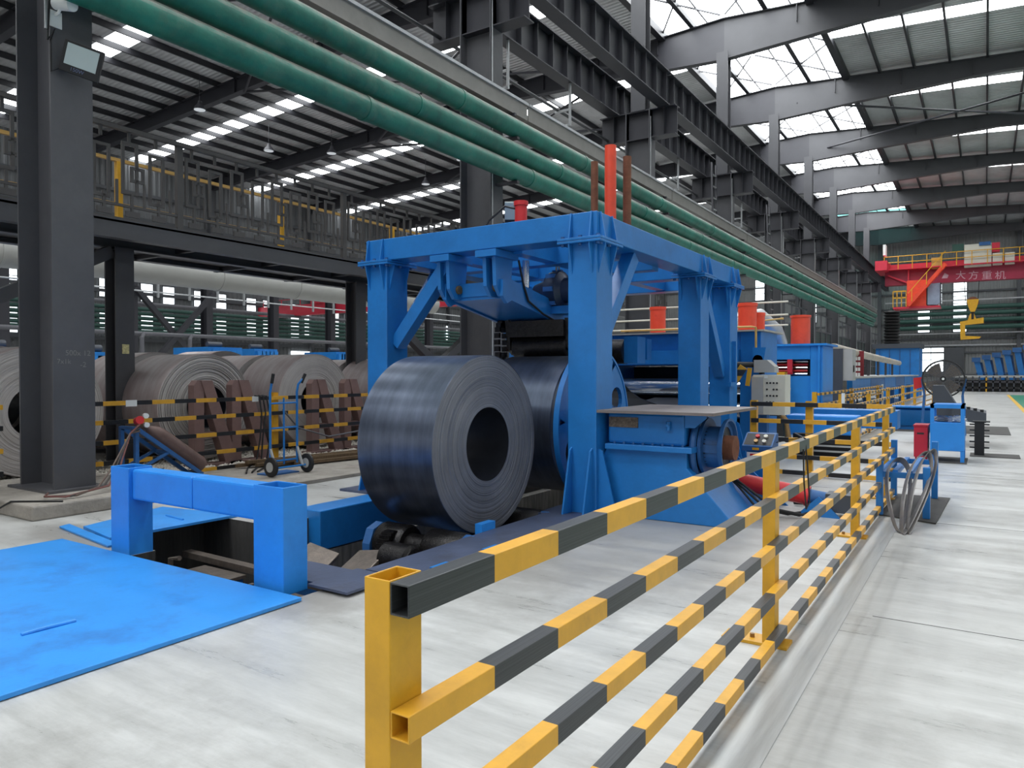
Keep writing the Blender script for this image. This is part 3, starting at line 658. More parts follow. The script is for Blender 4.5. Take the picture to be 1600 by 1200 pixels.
# second row of columns with cross bracing
X2 = -38.0
for i, px in enumerate((183 - 180, 205, 323, 427, 516, 600, 670, 735)):
    y = atX(px, 500, X2).y
    t = thing('far_column', 'dark steel column far beyond the raised walkway', 'column', (X2, y, 0), 'far columns')
    obj('shaft', MB().box(X2 - .3, X2 - .26, y - .2, y + .2, 0, 7.2).box(X2 + .26, X2 + .3, y - .2, y + .2, 0, 7.2).box(X2 - .26, X2 + .26, y - .02, y + .02, 0, 7.2), STEELD, t)
    obj('cap', B(X2 - .5, X2 + .5, y - .35, y + .35, 7.2, 7.45), STEELD, t)
ya, yb = atX(205, 500, X2).y, atX(321, 500, X2).y
t = thing('cross_brace', 'dark diagonal cross brace between the far columns', 'brace', (X2 + .4, ya, 0))
obj('diagonal', MB().bar((X2 + .4, ya, 6.1), (X2 + .4, yb, 1.3), .26, .26), STEELD, t); obj('diagonal', MB().bar((X2 + .75, yb, 6.1), (X2 + .75, ya, 1.3), .26, .26), STEELD, t)
for i, v in enumerate((486, 493, 500, 507, 514, 520)):
    z = atX(262, v, -43.5).z
    obj('wall_pipe', MB().cyl((-43.5, 4, z), (-43.5, 80, z), .12, 10), GREEND, None, loc=(-43.5, 4, z), label='dark green pipe along the far left wall', cat='pipe', group='pipes on the far left wall', smooth=True)
for i, (v, X, r, m_) in enumerate(((478, -42, .12, STEELL), (523, -34, .1, STEELL))):
    z = atX(262, v, X).z
    obj('service_pipe', MB().cyl((X, 4, z), (X, 60, z), r, 10), m_, None, loc=(X, 4, z), label='pale grey service pipe crossing the far left bay at %s height' % ('window' if i == 0 else 'head'), cat='pipe', smooth=True)
for px in (218, 293):
    z = atX(262, 523, -34).z; y = atX(px, 523, -34).y
    obj('drop_pipe', MB().tube([(-34, y + .6, z), (-33.9, y + .15, z), (-33.8, y, z - .2), (-33.8, y, 0)], .1, 8), STEELL, None, loc=(-34, y, 0), label='pale grey drop pipe bending down to the floor behind the coils', cat='pipe', group='drop pipes', smooth=True)
# overhead crane in the far bay
cy_ = 36.0; zc = atY(500, 480, cy_).z
t = thing('far_overhead_crane', 'red overhead crane seen below the raised walkway', 'crane', (-35, cy_, zc))
obj('girder', B(-46, -22, cy_ - .3, cy_ + .3, zc - .5, zc + .25), REDC, t); obj('walk_rail', B(-45, -22, cy_ - .6, cy_ - .55, zc + .6, zc + .64), REDC, t)
for i in range(12): obj('rail_post', B(-45 + i * 2, -44.95 + i * 2, cy_ - .6, cy_ - .55, zc + .2, zc + .64), REDC, t)
for i in range(5): obj('trolley', B(-40 + i * 3, -39 + i * 3, cy_ - .5, cy_ + .5, zc + .25, zc + .5), (REDC, STEELD)[i % 2], t)
# blue machines in the far bay
def far_machine(px0, px1, py, X, lab):
    a = atX(px0, py, X); b = atX(px1, py, X)
    t = thing('far_machine', lab, 'machine', (X, a.y, 0)); zt_ = a.z
    obj('body', B(X - 2, X, a.y, b.y, .0, zt_ - .35), BLUED, t); obj('top_beam', B(X - 2.1, X + .1, a.y - .1, b.y + .1, zt_ - .35, zt_), BLUE, t)
    n = 5
    for i in range(n):
        y = a.y + (b.y - a.y) * (i + .5) / n; obj('stand', B(X + .02, X + .25, y - .12, y + .12, 0, zt_ - .1), BLUE, t)
    obj('motor', MB().cyl((X - .6, (a.y + b.y) / 2 - .3, zt_ + .12), (X - .6, (a.y + b.y) / 2 + .3, zt_ + .12), .1, 12), DGREY, t, smooth=True)
far_machine(327, 372, 542, -24, 'bright blue machine rising behind the coil by the gas bottle')
far_machine(398, 428, 545, -26, 'low blue machine behind the coil next to the hand truck')
far_machine(-20, 26, 543, -20, 'blue machine with a white pipe behind the plinth column')
far_machine(144, 172, 550, -20, 'small blue stand with white fittings beside the platform post')
far_machine(525, 545, 550, -26, 'blue machine behind the last stored coil near the blue frame')
# bright door far behind; it glows with the window pane emission
y_a, y_b = atX(456, 550, XL + .2).y, atX(487, 550, XL + .2).y
d2 = struct('door_2', B(XL + .1, XL + .2, y_a, y_b, 0, atX(470, 549, XL + .2).z), WINP)
# ================================================================ the blue frame over the uncoiler
t = fr = thing('gantry', 'tall blue steel gantry frame standing over the mandrel and second coil', 'machine frame', (-5.2, 9.9, 0))
ZT = 3.02; ZB = 3.33
cols = {}
def fcol(x0, x1, y0, y1, z0=0.0):
    c = obj('column', B(x0, x1, y0, y1, z0, ZT), BLUE, fr, bevel=.01)
    obj('end_plate', MB().box(x0 - .09, x1 + .09, y0 - .09, y1 + .09, ZT - .03, ZT - .002).box(x0 - .09, x1 + .09, y0 - .09, y1 + .09, ZT + .002, ZT + .03), BLUE, c, bevel=.004)
    def G(poly, ax, v, w): obj('gusset', MB().prism(poly, ax, v - w, v + w), BLUE, c)
    for x in (x0 + .05, x1 - .05):
        G([(y0, ZT - .03), (y0 - .08, ZT - .03), (y0 - .08, ZT - .06), (y0, ZT - .36)], 'x', x, .008)
        G([(y0, z0 + .75), (y0 - .05, z0 + .72), (y0 - .22, z0 + .03), (y0, z0 + .03)], 'x', x, .01)
        if y0 < 8: G([(y0 - .012, ZT + .03), (y0 - .08, ZT + .03), (y0 - .03, ZB), (y0 - .012, ZB)], 'x', x, .008)
    for y in (y0 + .06, y1 - .06):
        G([(x1, ZT - .03), (x1 + .08, ZT - .03), (x1 + .08, ZT - .06), (x1, ZT - .36)], 'y', y, .008)
        G([(x1, z0 + .75), (x1 + .05, z0 + .72), (x1 + .22, z0 + .03), (x1, z0 + .03)], 'y', y, .01)
        G([(x1 + .012, ZT + .03), (x1 + .08, ZT + .03), (x1 + .03, ZB), (x1 + .012, ZB)], 'y', y, .008)
    obj('base_plate', B(x0 - .26, x1 + .26, y0 - .26, y1 + .26, z0, z0 + .03), PLATE, c)
    b = MB()
    for x in (x0 - .04, (x0 + x1) / 2, x1 + .04):
        for zz in (ZT - .055, ZT + .03): b.cyl((x, y0 - .05, zz), (x, y0 - .05, zz + .025), .022, 6)
    for y in (y0 + .0, (y0 + y1) / 2, y1):
        for zz in (ZT - .055,): b.cyl((x1 + .05, y, zz), (x1 + .05, y, zz + .025), .022, 6)
    obj('bolt', b, BLUED, c)
    return c
FX0, FX1, FX2, FX3 = -6.95, -6.6, -3.9, -3.55
for (x0, x1) in ((FX0, FX1), (FX2, FX3)):
    for (y0, y1) in ((7.15, 7.56), (10.61, 11.0), (12.1, 12.52)): fcol(x0, x1, y0, y1)
obj('front_beam', B(FX0 - .01, FX3 + .01, 7.14, 7.5, ZT + .03, ZB), BLUE, fr, bevel=.008)
obj('side_beam', B(FX2 + .02, FX3, 7.5, 12.62, ZT + .03, ZB), BLUE, fr, bevel=.008)
obj('side_beam', B(FX0, FX1 - .02, 7.5, 12.62, ZT + .03, ZB), BLUE, fr, bevel=.008)
for (y, a) in ((8.35, .22), (9.55, .22), (10.65, .3), (12.2, .3)): obj('cross_beam', B(FX1 - .02, FX2 + .02, y, y + a, ZT - .02, ZB - .04), BLUE, fr, bevel=.008)
obj('long_beam', B(-5.9, -5.72, 7.5, 12.2, ZT + .0, ZB - .06), BLUE, fr); obj('long_beam', B(-4.9, -4.72, 7.5, 12.2, ZT + .0, ZB - .06), BLUE, fr)
# knee braces
def knee(p, q): obj('knee_brace', MB().bar(p, q, .17, .17), BLUE, fr, bevel=.006)
for x in ((FX0 + FX1) / 2, (FX2 + FX3) / 2):
    knee((x, 7.56, 1.95), (x, 8.45, ZT)); knee((x, 10.63, 1.95), (x, 9.8, ZT)) if x < -5 else None
    knee((x, 12.12, 1.55), (x, 11.1, ZT - .1))
knee((FX1, 7.36, 1.95), (FX1 + .95, 7.36, ZT + .02))
obj('brace_shoe', MB().box(FX3, FX3 + .06, 11.95, 12.3, 1.35, 1.42).box(FX3, FX3 + .06, 12.22, 12.3, 1.42, 2.1), BLUE, fr)
# rear blue stand inside the frame
obj('inner_post', B(-6.3, -5.95, 10.7, 11.1, 0, ZT), BLUE, fr, bevel=.01)
# hinged press arm with roller
arm = thing('coil_press', 'blue hinged arm with black press roller hanging under the gantry frame', 'press arm', (-5.3, 7.3, 2.7))
for x in (-5.72, -5.02):
    lug = obj('hinge_bracket', MB().box(x - .13, x + .17, 7.12, 7.62, ZT - .06, ZT + .02), BLUE, arm)
    for dx in (-.08, .06): obj('lug', MB().prism([(7.2, ZT - .06), (7.58, ZT - .06), (7.54, 2.62), (7.45, 2.5), (7.32, 2.5), (7.22, 2.62)], 'x', x + dx, x + dx + .05), BLUE, lug)
    obj('hinge_pin', MB().cyl((x - .1, 7.39, 2.62), (x + .14, 7.39, 2.62), .055, 12), BRASS, lug, smooth=True)
def sideplate(x): return MB().prism([(7.3, 2.70), (7.46, 2.72), (9.5, 2.38), (9.5, 2.10), (7.5, 2.46), (7.4, 2.42), (7.3, 2.5)], 'x', x, x + .05)
obj('side_plate', sideplate(-5.78), BLUE, arm); obj('side_plate', sideplate(-4.92), BLUE, arm)
obj('belly_plate', MB().prism([(7.46, 2.49), (9.45, 2.14), (9.45, 2.18), (7.46, 2.53)], 'x', -5.73, -4.92), BLUE, arm)
obj('rib', MB().prism([(7.44, 2.53), (7.5, 2.52), (7.5, 2.68), (7.44, 2.7)], 'x', -5.73, -4.92), BLUE, arm)
obj('press_roller', MB().lathe([(-.02, .02), (-.02, .14), (0, .16), (.82, .16), (.84, .14), (.84, .02)], (-5.5, 8.62, 1.93), 'x', 28, False), GREASE, arm, smooth=True)
obj('roller_fork', MB().prism([(8.45, 2.3), (8.8, 2.24), (8.75, 1.9), (8.62, 1.82), (8.5, 1.9)], 'x', -5.60, -5.54), GREASE, arm)
obj('roller_fork', MB().prism([(8.45, 2.3), (8.8, 2.24), (8.75, 1.9), (8.62, 1.82), (8.5, 1.9)], 'x', -4.66, -4.60), GREASE, arm)
obj('roller_cover', MB().prism([(8.42, 2.28), (8.82, 2.22), (8.82, 2.06), (8.42, 2.06)], 'x', -5.54, -4.66), GREASE, arm)
for i in range(18):
    a = i / 18 * 2 * math.pi; obj('chain_link', B(-5.74, -5.66, 8.5 + .1 * math.cos(a) - .02, 8.5 + .1 * math.cos(a) + .025, 2.0 + .27 * math.sin(a) - .035, 2.0 + .27 * math.sin(a) + .035), GREASE, arm)
mo = obj('gear_motor', MB().lathe([(-.2, .05), (-.18, .1), (.05, .17), (.07, .25), (.12, .26), (.24, .26), (.27, .2), (.29, .17), (.6, .17), (.63, .12), (.63, .01)], (-5.02, 8.62, 2.68), 'x', 24, False), mat('motor_blue_grey', (50, 60, 82), .35, .3, .15, 6), arm, smooth=True)
m = MB()
for i in range(8):
    a = i / 8 * 2 * math.pi; obj('cooling_rib', MB().bar((-4.93, 8.62 + .25 * math.cos(a), 2.68 + .25 * math.sin(a)), (-4.79, 8.62 + .25 * math.cos(a), 2.68 + .25 * math.sin(a)), .06, .06), BLUED, mo)
obj('lifting_eye', MB().tube([(-4.86, 8.62 + .04 * math.cos(a), 2.98 + .04 * math.sin(a)) for a in [i * 2 * math.pi / 12 for i in range(12)]], .012, 6, True), CABG, mo, smooth=True)
obj('motor_foot', B(-5.0, -4.45, 8.45, 8.8, 2.36, 2.46), BLUE, arm)
obj('lift_cylinder', MB().cyl((-4.98, 8.0, 2.5), (-4.98, 8.0, ZT), .045, 14), CHROME, arm, smooth=True)
obj('hose', MB().tube([(-4.9, 7.7, 2.98), (-4.86, 7.74, 2.7), (-4.85, 7.85, 2.48), (-4.84, 8.2, 2.34), (-4.83, 8.7, 2.22), (-4.83, 9.1, 2.26)], .014, 6), BLACK, arm, smooth=True)
# cylinders standing on the frame roof
def frame_top(name, px, pyb, pyt, r, m_, lab, Y=8.1, cat='cylinder', cap=None):
    a = atY(px, pyt, Y); o = obj(name, MB().lathe([(0, .001), (0, r), (a.z - ZB, r), (a.z - ZB, .001)], (a.x, Y, ZB), 'z', 20, False), m_, fr, smooth=True); return o
frame_top('lift_rod', 929, 330, 253, .05, RUST, '', 8.9); frame_top('lift_cylinder', 954, 335, 228, .075, REDO, '', 8.6); frame_top('lift_rod', 980, 345, 245, .055, RUST, '', 8.9)
a = atY(814, 315, 8.5); rc = obj('small_cylinder', MB().lathe([(0, .001), (0, .085), (a.z - ZB - .06, .085), (a.z - ZB - .06, .1), (a.z - ZB, .1), (a.z - ZB, .001)], (a.x, 8.5, ZB), 'z', 20, False), RED, fr, smooth=True)
p = a; obj('hose', MB().tube([(p.x - .05, 8.45, p.z - .1), (p.x - .2, 8.4, p.z - .06), (p.x - .4, 8.3, p.z - .25), (p.x - .55, 8.2, ZB)], .016, 6), BLACK, rc, smooth=True)
q = atY(799, 330, 8.9)
fl2 = thing('work_lamp', 'small white faced work lamp on the frame beside the red cylinder', 'lamp', (q.x, 8.9, ZB))
obj('body', MB().bar((q.x, 8.95, q.z - .15), (q.x + .06, 8.85, q.z + .12), .24, .07), BLACK, fl2); obj('lens', MB().bar((q.x + .005, 8.89, q.z - .12), (q.x + .065, 8.80, q.z + .1), .19, .03), GLASS, fl2); obj('stand', B(q.x - .02, q.x + .02, 8.92, 8.96, ZB, q.z - .1), BLACK, fl2)

# ================================================================ coils on the line
CY, CZ, CR = 6.25, .83, .925
make_coil('feed_coil', 'large dark bluish steel coil resting on the coil car before the gantry', -4.35, CY, CZ, CR, .385, .97, COILF, COILO, 3, None, 128, .004)
make_coil('mandrel_coil', 'dark steel coil mounted on the mandrel inside the blue gantry', -4.32, 8.35, .92, .87, .385, 1.05, COILF, COILO, 5, None, 96, .004)
dk = thing('reel_disc', 'blue reel disc with round holes beside the mandrel coil', 'reel disc', (-4.2, 8.35, .0))
hub = Vector((-4.2, 8.35, .92))
# disc with holes: ring sector panels
def holed_disc(R, x0, x1, nh, rh, rc_):
    bm = MB(); n = 96
    return bm
R_ = .98; m = MB(); nh = 6; rcn = .69; rh = .17
seg = 16
for h in range(nh):
    a0 = 2 * math.pi * (h + .42) / nh; ring = []; out = []
    for i in range(seg):
        b = 2 * math.pi * i / seg; cx_ = rcn; ly, lz = cx_ + rh * math.cos(b), rh * math.sin(b)
        ring.append((ly, lz))
        # project to sector boundary
        d = (math.cos(b), math.sin(b)); best = 9
        for s in (-1, 1):
            ang = s * math.pi / nh; nx, ny = -math.sin(ang) * s, math.cos(ang) * s; den = d[0] * nx + d[1] * ny
            if den > 1e-6: best = min(best, -(cx_ * nx) / den)
        A = 1; Bq = cx_ * d[0]; Cq = cx_ * cx_ - R_ * R_; best = min(best, -Bq + math.sqrt(Bq * Bq - Cq)); Bi = Cq2 = None
        out.append((cx_ + d[0] * best, d[1] * best))
    for x in (hub.x, hub.x + .05):
        rot = lambda p: (x, hub.y + p[0] * math.cos(a0) - p[1] * math.sin(a0), hub.z + p[0] * math.sin(a0) + p[1] * math.cos(a0))
        vs_ = [rot(p) for p in ring] + [rot(p) for p in out]
        m.add(vs_, [(i, (i + 1) % seg, seg + (i + 1) % seg, seg + i) for i in range(seg)])
    for i in range(seg):
        j = (i + 1) % seg
        def rr(p, x): return (x, hub.y + p[0] * math.cos(a0) - p[1] * math.sin(a0), hub.z + p[0] * math.sin(a0) + p[1] * math.cos(a0))
        m.add([rr(ring[i], hub.x), rr(ring[j], hub.x), rr(ring[j], hub.x + .05), rr(ring[i], hub.x + .05)], [(0, 1, 2, 3)])
obj('disc', m, BLUE, dk); obj('disc_rim', MB().lathe([(-.01, R_ - .02), (-.01, R_ + .01), (.06, R_ + .01), (.06, R_ - .02)], hub, 'x', 72), BLUE, dk, smooth=True)
obj('hub', MB().cyl(hub, hub + Vector((.2, 0, 0)), .3, 32), BLUED, dk, smooth=True)
obj('mandrel_shaft', MB().cyl((-5.5, 8.35, .92), (-3.5, 8.35, .92), .2, 24), GREASE, dk, smooth=True)
obj('peeled_strip', MB().prism([(8.99, 1.53), (9.54, 1.47), (9.88, 1.30), (10.23, 1.19), (11.0, 1.05), (11.87, .96), (13.35, 1.09), (13.35, 1.10), (11.87, .97), (11.0, 1.06), (10.23, 1.2), (9.88, 1.31), (9.54, 1.48), (8.99, 1.54)], 'x', -5.37, -4.35), BORE, None, loc=(-5, 10, .86), label='thin steel strip sagging from the mandrel coil to the rolls', cat='steel strip')

# ================================================================ gear housing beside the frame
gx0, gx1 = -3.5, -2.62; gy0, gy1 = 7.28, 8.6
gh = thing('gear_housing', 'blue gear housing with nameplate and shaft flange right of the gantry', 'gearbox', (-3.0, 7.9, 0))
obj('lower_body', MB().prism([(gx0 - .35, .0), (gx1 + .55, .0), (gx1 + .02, .58), (gx1 + .02, .78), (gx0 - .0, .78)], 'y', gy0 + .06, gy1), BLUE, gh, bevel=.01)
obj('flange_rim', MB().box(gx0, gx1 + .1, gy0 - .02, gy1 + .06, .74, .80), BLUE, gh, bevel=.006)
ub = obj('upper_body', MB().box(gx0, gx1, gy0 + .06, gy1, .80, 1.14), BLUE, gh, bevel=.03)
obj('top_cover', B(gx0 - .1, gx1 + .36, gy0 - .12, gy1 + .2, 1.14, 1.17), DUSTPL, gh)
obj('cover_bracket', MB().prism([(gx1, 1.14), (gx1 + .22, 1.14), (gx1 + .22, 1.10), (gx1 + .1, 1.0), (gx1, 1.0)], 'y', gy0 + .06, gy0 + .09), BLUE, gh)
obj('nameplate', B(gx0 + .02, gx0 + .36, gy0 + .048, gy0 + .06, .98, 1.09), mat('tarnished_nameplate', (120, 106, 92), .5, .5, .6, 34), gh)
obj('breather', MB().cyl((gx1 - .17, gy0 + .03, .97), (gx1 - .17, gy0 + .03, 1.06), .022, 10).cyl((gx1 - .17, gy0 + .06, 1.02), (gx1 - .17, gy0 + .0, 1.02), .018, 8), BLUE, gh, smooth=True)
b = MB()
for i in range(8): b.cyl((gx0 + .1 + i * .11, gy0 + .02, .80), (gx0 + .1 + i * .11, gy0 + .02, .825), .014, 6)
obj('bolt', b, BLUED, gh)
fc = Vector((-2.36, 7.72, .78))
fx = obj('shaft_flange', MB().lathe([(-.16, .02), (-.16, .30), (-.12, .31), (-.12, .22), (.06, .22), (.06, .30), (.1, .31), (.1, .285), (.04, .27), (.03, .12)], fc, 'x', 40, False), BLUED, gh, smooth=True)
obj('dish', MB().cyl(fc + Vector((.041, 0, 0)), fc + Vector((.05, 0, 0)), .262, 32), GREASE, gh, smooth=True)
obj('shaft_end', MB().cyl(fc + Vector((-.1, 0, 0)), fc + Vector((.16, 0, 0)), .13, 28), RUST, gh, smooth=True)
obj('guard_strap', MB().tube([fc + Vector((-.2, .32 * math.cos(a), .33 * math.sin(a) - .02)) for a in [math.pi * .35 + i * math.pi * 1.05 / 14 for i in range(15)]], .035, 6), BLUED, gh, smooth=True)
lug = obj('rib', MB().box(fc.x - .12, fc.x + .06, fc.y - .235, fc.y - .2, fc.z - .04, fc.z + .04), BLUED, gh)
obj('bearing_neck', MB().cyl((gx1 - .1, fc.y, fc.z), (fc.x - .1, fc.y, fc.z), .22, 28), GREASE, gh, smooth=True)
# red hydraulic ram on the floor beyond the housing
rm = thing('hydraulic_ram', 'red hydraulic ram lying along the floor behind the striped fence', 'hydraulic ram', (-2.1, 8.6, 0))
pa, pb = Vector((-2.75, 8.55, .36)), Vector((-1.68, 8.62, .2))
obj('barrel', MB().cyl(pa, pb, .1, 24), RED, rm, smooth=True); obj('collar', MB().cyl(pb, pb + (pb - pa).normalized() * .04, .115, 24), RED, rm, smooth=True)
obj('rod_end', MB().cyl(pb + (pb - pa).normalized() * .04, pb + (pb - pa).normalized() * .3, .085, 20), BLUED, rm, smooth=True)
obj('clevis', B(-1.46, -1.2, 8.54, 8.8, .05, .25), DGREY, rm); obj('clevis_stand', MB().prism([(-1.75, 0), (-1.3, 0), (-1.52, .22)], 'y', 8.48, 8.52), BLUE, rm)
obj('stay_plate', MB().prism([(-2.75, 0), (-1.95, 0), (-2.6, .6), (-2.75, .6)], 'y', 9.0, 9.03), BLUE, rm)
obj('pin_cap', MB().cyl((-2.52, 8.2, .52), (-2.4, 8.2, .52), .11, 16), RED, rm, smooth=True)
for i in range(3):
    obj('hose', MB().tube([(-2.45, 8.25, .42), (-2.3, 8.2, .3 + .03 * i), (-2.1 + .1 * i, 8.15, .1), (-1.8 + .12 * i, 8.3, .03), (-1.5, 8.9 + .1 * i, .03)], .014, 6), BLACK, rm, smooth=True)
for i in range(4):
    o = obj('hydraulic_hose', MB().tube([(-1.9, 9.1 + .12 * i, .03), (-1.6, 9.0 + .1 * i, .06), (-1.35, 9.05 + .08 * i, .05), (-1.2, 9.3 + .1 * i, .03)], .022, 7), BLACK, None, loc=(-1.6, 9.1 + .1 * i, .02), label='black hydraulic hose lying on the floor behind the red ram', cat='hose', group='hoses behind the ram', smooth=True)
for i in range(3): obj('floor_channel', B(-3.2, -1.25, 9.35 + i * .22, 9.41 + i * .22, .001, .05), DGREY, None, loc=(-2.2, 9.38 + i * .22, 0), label='dark steel channel across the floor beyond the red ram', cat='channel', group='channels behind the ram')
# ================================================================ pit: coil car, saddles, covers
cc = thing('coil_car', 'coil car with black rollers and chain drive under the dark bluish coil', 'coil car', (-5.0, 5.9, -.6))
ry, rzc = 5.55, -.15
for y in (5.55, 6.95):
    obj('roller', MB().lathe([(0, .02), (0, .18), (.03, .2), (.33, .2), (.36, .18), (.36, .12), (.62, .12), (.62, .18), (.65, .2), (1.02, .2), (1.05, .18), (1.05, .02)], (-5.17, y, rzc), 'x', 32, False), GREASE, cc, smooth=True)
    for x in (-5.28, -4.12): obj('bearing_block', MB().prism([(y - .2, -.6), (y + .2, -.6), (y + .2, rzc), (y + .14, rzc + .14), (y, rzc + .19), (y - .14, rzc + .14), (y - .2, rzc)], 'x', x, x + .1), BLUED, cc)
for i in range(30):
    a = i / 30 * 2 * math.pi; obj('chain_link', B(-5.0, -4.87, 5.4 + .16 * math.cos(a) - .022 - .1 * (math.sin(a) < 0), 5.4 + .16 * math.cos(a) + .022 - .1 * (math.sin(a) < 0), -.27 + .26 * math.sin(a) - .02, -.27 + .26 * math.sin(a) + .02), GREASE, cc)
obj('sprocket', MB().cyl((-4.99, 5.42, -.3), (-4.88, 5.42, -.3), .15, 20), GREASE, cc, smooth=True)
mt = obj('drive_motor', MB().lathe([(0, .03), (0, .15), (.3, .15), (.32, .12), (.34, .12), (.36, .01)], (-4.82, 5.22, -.2), 'x', 24, False), GREASE, cc, smooth=True)
for i in range(3): obj('pipe_elbow', MB().tube([(-4.48, 5.16 + i * .06, -.19), (-4.41, 5.16 + i * .06, -.19), (-4.39, 5.16 + i * .06, -.34)], .016, 7), CHROME, mt, smooth=True)
obj('motor_stand', B(-4.86, -4.82, 5.1, 5.36, -.7, -.22), BLUE, cc); obj('chassis', B(-5.3, -4.1, 5.35, 7.3, -.9, -.55), BLUED, cc)
for (x, y, s) in ((-5.72, 5.08, 1), (-4.99, 5.05, -1)):
    sd = thing('coil_saddle', 'blue pit saddle with %s tilted steel pad before the coil car' % ('left' if s > 0 else 'right'), 'saddle', (x, y, -1.0), 'coil saddles')
    zn, zf, hw = (-.44, -.26, .22) if s > 0 else (-.27, -.12, .2)
    obj('pad', MB().add([(x - hw, y - .15, zn + .06 * s), (x + hw, y - .15, zn - .0 * s), (x + hw, y + .17, zf - .0 * s), (x - hw, y + .17, zf + .06 * s)] + [(x - hw, y - .15, zn + .06 * s - .05), (x + hw, y - .15, zn - .05), (x + hw, y + .17, zf - .05), (x - hw, y + .17, zf + .06 * s - .05)], [(0, 1, 2, 3), (7, 6, 5, 4), (0, 4, 5, 1), (1, 5, 6, 2), (2, 6, 7, 3), (3, 7, 4, 0)]), PADS, sd, bevel=.01)
    obj('support', MB().prism([(x - .16, -1.0), (x + .16, -1.0), (x + .18, -.46), (x - .18, -.46)], 'y', y - .1, y + .13), BLUED, sd)
pb_ = thing('pit_beam', 'blue box beam along the left lip of the coil pit', 'beam', (-6.15, 6.3, -.35))
obj('beam_body', B(-6.34, -5.97, 5.42, 6.88, -.34, .09), BLUE, pb_, bevel=.012)
# cross members seen in the dark pit under the arch
t = thing('pit_trestle', 'dusty steel cross members inside the pit below the blue arch', 'frame', (-5.2, 4.2, -.5))
obj('cross_member', MB().bar((-6.95, 4.5, -.3), (-4.1, 4.42, -.3), .1, .06), PADS, t)
obj('block', B(-6.45, -5.85, 4.0, 4.36, -.75, -.36), BLUED, t); obj('block_top', B(-6.47, -5.83, 3.98, 4.38, -.36, -.33), PADS, t)
obj('leg', B(-5.56, -5.52, 4.2, 4.24, -1.1, -.33), PADS, t); obj('side_channel', MB().tube([(-6.6, 4.1, -1.1), (-6.6, 4.1, -.22), (-6.45, 4.1, -.2)], .025, 6), PADS, t)
obj('pit_cover', B(-6.1, -4.1, 4.6, 4.8, -.62, -.58), PADS, t)
# steel edge plates right of the pit
ep = thing('pit_edge_strip', 'long worn blue-grey steel strip along the right lip of the pit', 'steel strip', (-3.9, 6, 0))
obj('strip_plate', B(-4.06, -3.46, 4.15, 7.0, .002, .035), PLATE, ep); obj('strip_plate', B(-3.44, -3.2, 4.9, 7.0, .002, .012), PLATE, ep)
obj('blue_rib', B(-4.14, -4.06, 5.72, 5.95, -.1, .11), BLUEB, ep)
for y in (4.4, 5.1): obj('handle_bar', B(-3.62, -3.54, y, y + .2, .036, .06), BLUE, ep)
obj('loose_plate', B(-4.75, -4.02, 3.72, 4.12, .004, .02), PLATE, None, loc=(-4.4, 3.9, 0), label='loose blue-grey steel plate lying at the pit corner beside the arch', cat='steel plate')
o = obj('edge_plate', B(-4.12, -3.72, 3.62, 4.12, .022, .04), PLATE, None, loc=(-3.9, 3.9, 0), label='thick steel plate overlapping the loose plate at the pit corner', cat='steel plate')
# blue arch and cover plates
ar = thing('blue_arch', 'bright blue box section arch straddling the coil pit', 'arch', (-5.3, 3.55, 0))
for (x0, x1, s) in ((-6.44, -6.16, 'left'), (-4.5, -4.17, 'right')):
    obj('leg', MB().hollow(((x0 + x1) / 2, 3.555, -.02), ((x0 + x1) / 2, 3.555, .755), .22, x1 - x0, .012, (1, 0, 0)), BLUEB, ar, bevel=.008)
for i, (x0, x1) in enumerate(((-6.16, -5.30), (-5.298, -4.5))):
    obj('cross_beam', B(x0, x1, 3.475, 3.655, .48, .742), BLUEB, ar, bevel=.02)
cp = thing('cover_plate', 'large scuffed blue steel cover plate lying in front of the arch', 'floor plate', (-5.3, 2.4, 0))
obj('plate', B(-7.2, -3.93, .6, 3.40, .004, .03), BLUEPL, cp, bevel=.003)
m = MB(); p0, p1 = fl(33, 992, .035), fl(118, 970, .035); m.tube([p0, p0.lerp(p1, .5) + Vector((0, 0, .004)), p1], .012, 8)
obj('lifting_handle', m, BLUEPL, cp, smooth=True)
cp = thing('small_cover_plate', 'smaller blue cover plate lying on the floor behind the arch', 'floor plate', (-7, 4.4, 0))
obj('plate', MB().prism([(-7.6, 3.79), (-6.86, 3.66), (-6.82, 5.02), (-7.96, 4.85)], 'z', .005, .03), BLUEPL, cp)
p0, p1 = fl(260, 805, .035), fl(286, 812, .035); obj('lifting_handle', MB().cyl(p0, p1, .012, 8), BLUEPL, cp)
obj('plate', MB().prism([(-7.85, 3.68), (-6.6, 3.5), (-6.6, 3.6), (-7.9, 3.8)], 'z', .004, .02), BLUEPL, cp)
# ================================================================ striped fence in the foreground
SA = stripes('guard_rail_stripes_black_first', 1, 1.09, .30, True, (222, 164, 42), (44, 46, 48)); SB = stripes('guard_rail_stripes_yellow_first', 1, 1.09, .30, False, (222, 164, 42), (44, 46, 48))
gf = thing('guard_fence', 'yellow and black striped guard fence beside the walkway, nearest the open aisle', 'fence', (-1.05, 5.6, 0))
for i, z in enumerate((1.15, .89, .63, .37, .11)):
    h = .066 if i == 0 else .056
    obj('rail', MB().hollow((-.975, 1.09, z - h / 2), (-.975, 10.35, z - h / 2), .05, h, .004), (SA, SB)[i % 2], gf, bevel=.002)
for y in (1.09, 4.3, 7.58, 10.08):
    po = obj('post', MB().hollow((-1.036, y + .05, 0), (-1.036, y + .05, 1.152 if y < 2 else 1.09), .10, .07, .005, (1, 0, 0)), YEL, gf, bevel=.003)
    bp = obj('base_plate', B(-1.3, -.93, y - .02, y + .13, .001, .018), YEL, gf)
    b = MB()
    for x in (-1.26, -1.2, -1.14): b.cyl((x, y + .055, .018), (x, y + .055, .04), .014, 6)
    obj('bolt', b, BRASS, bp)
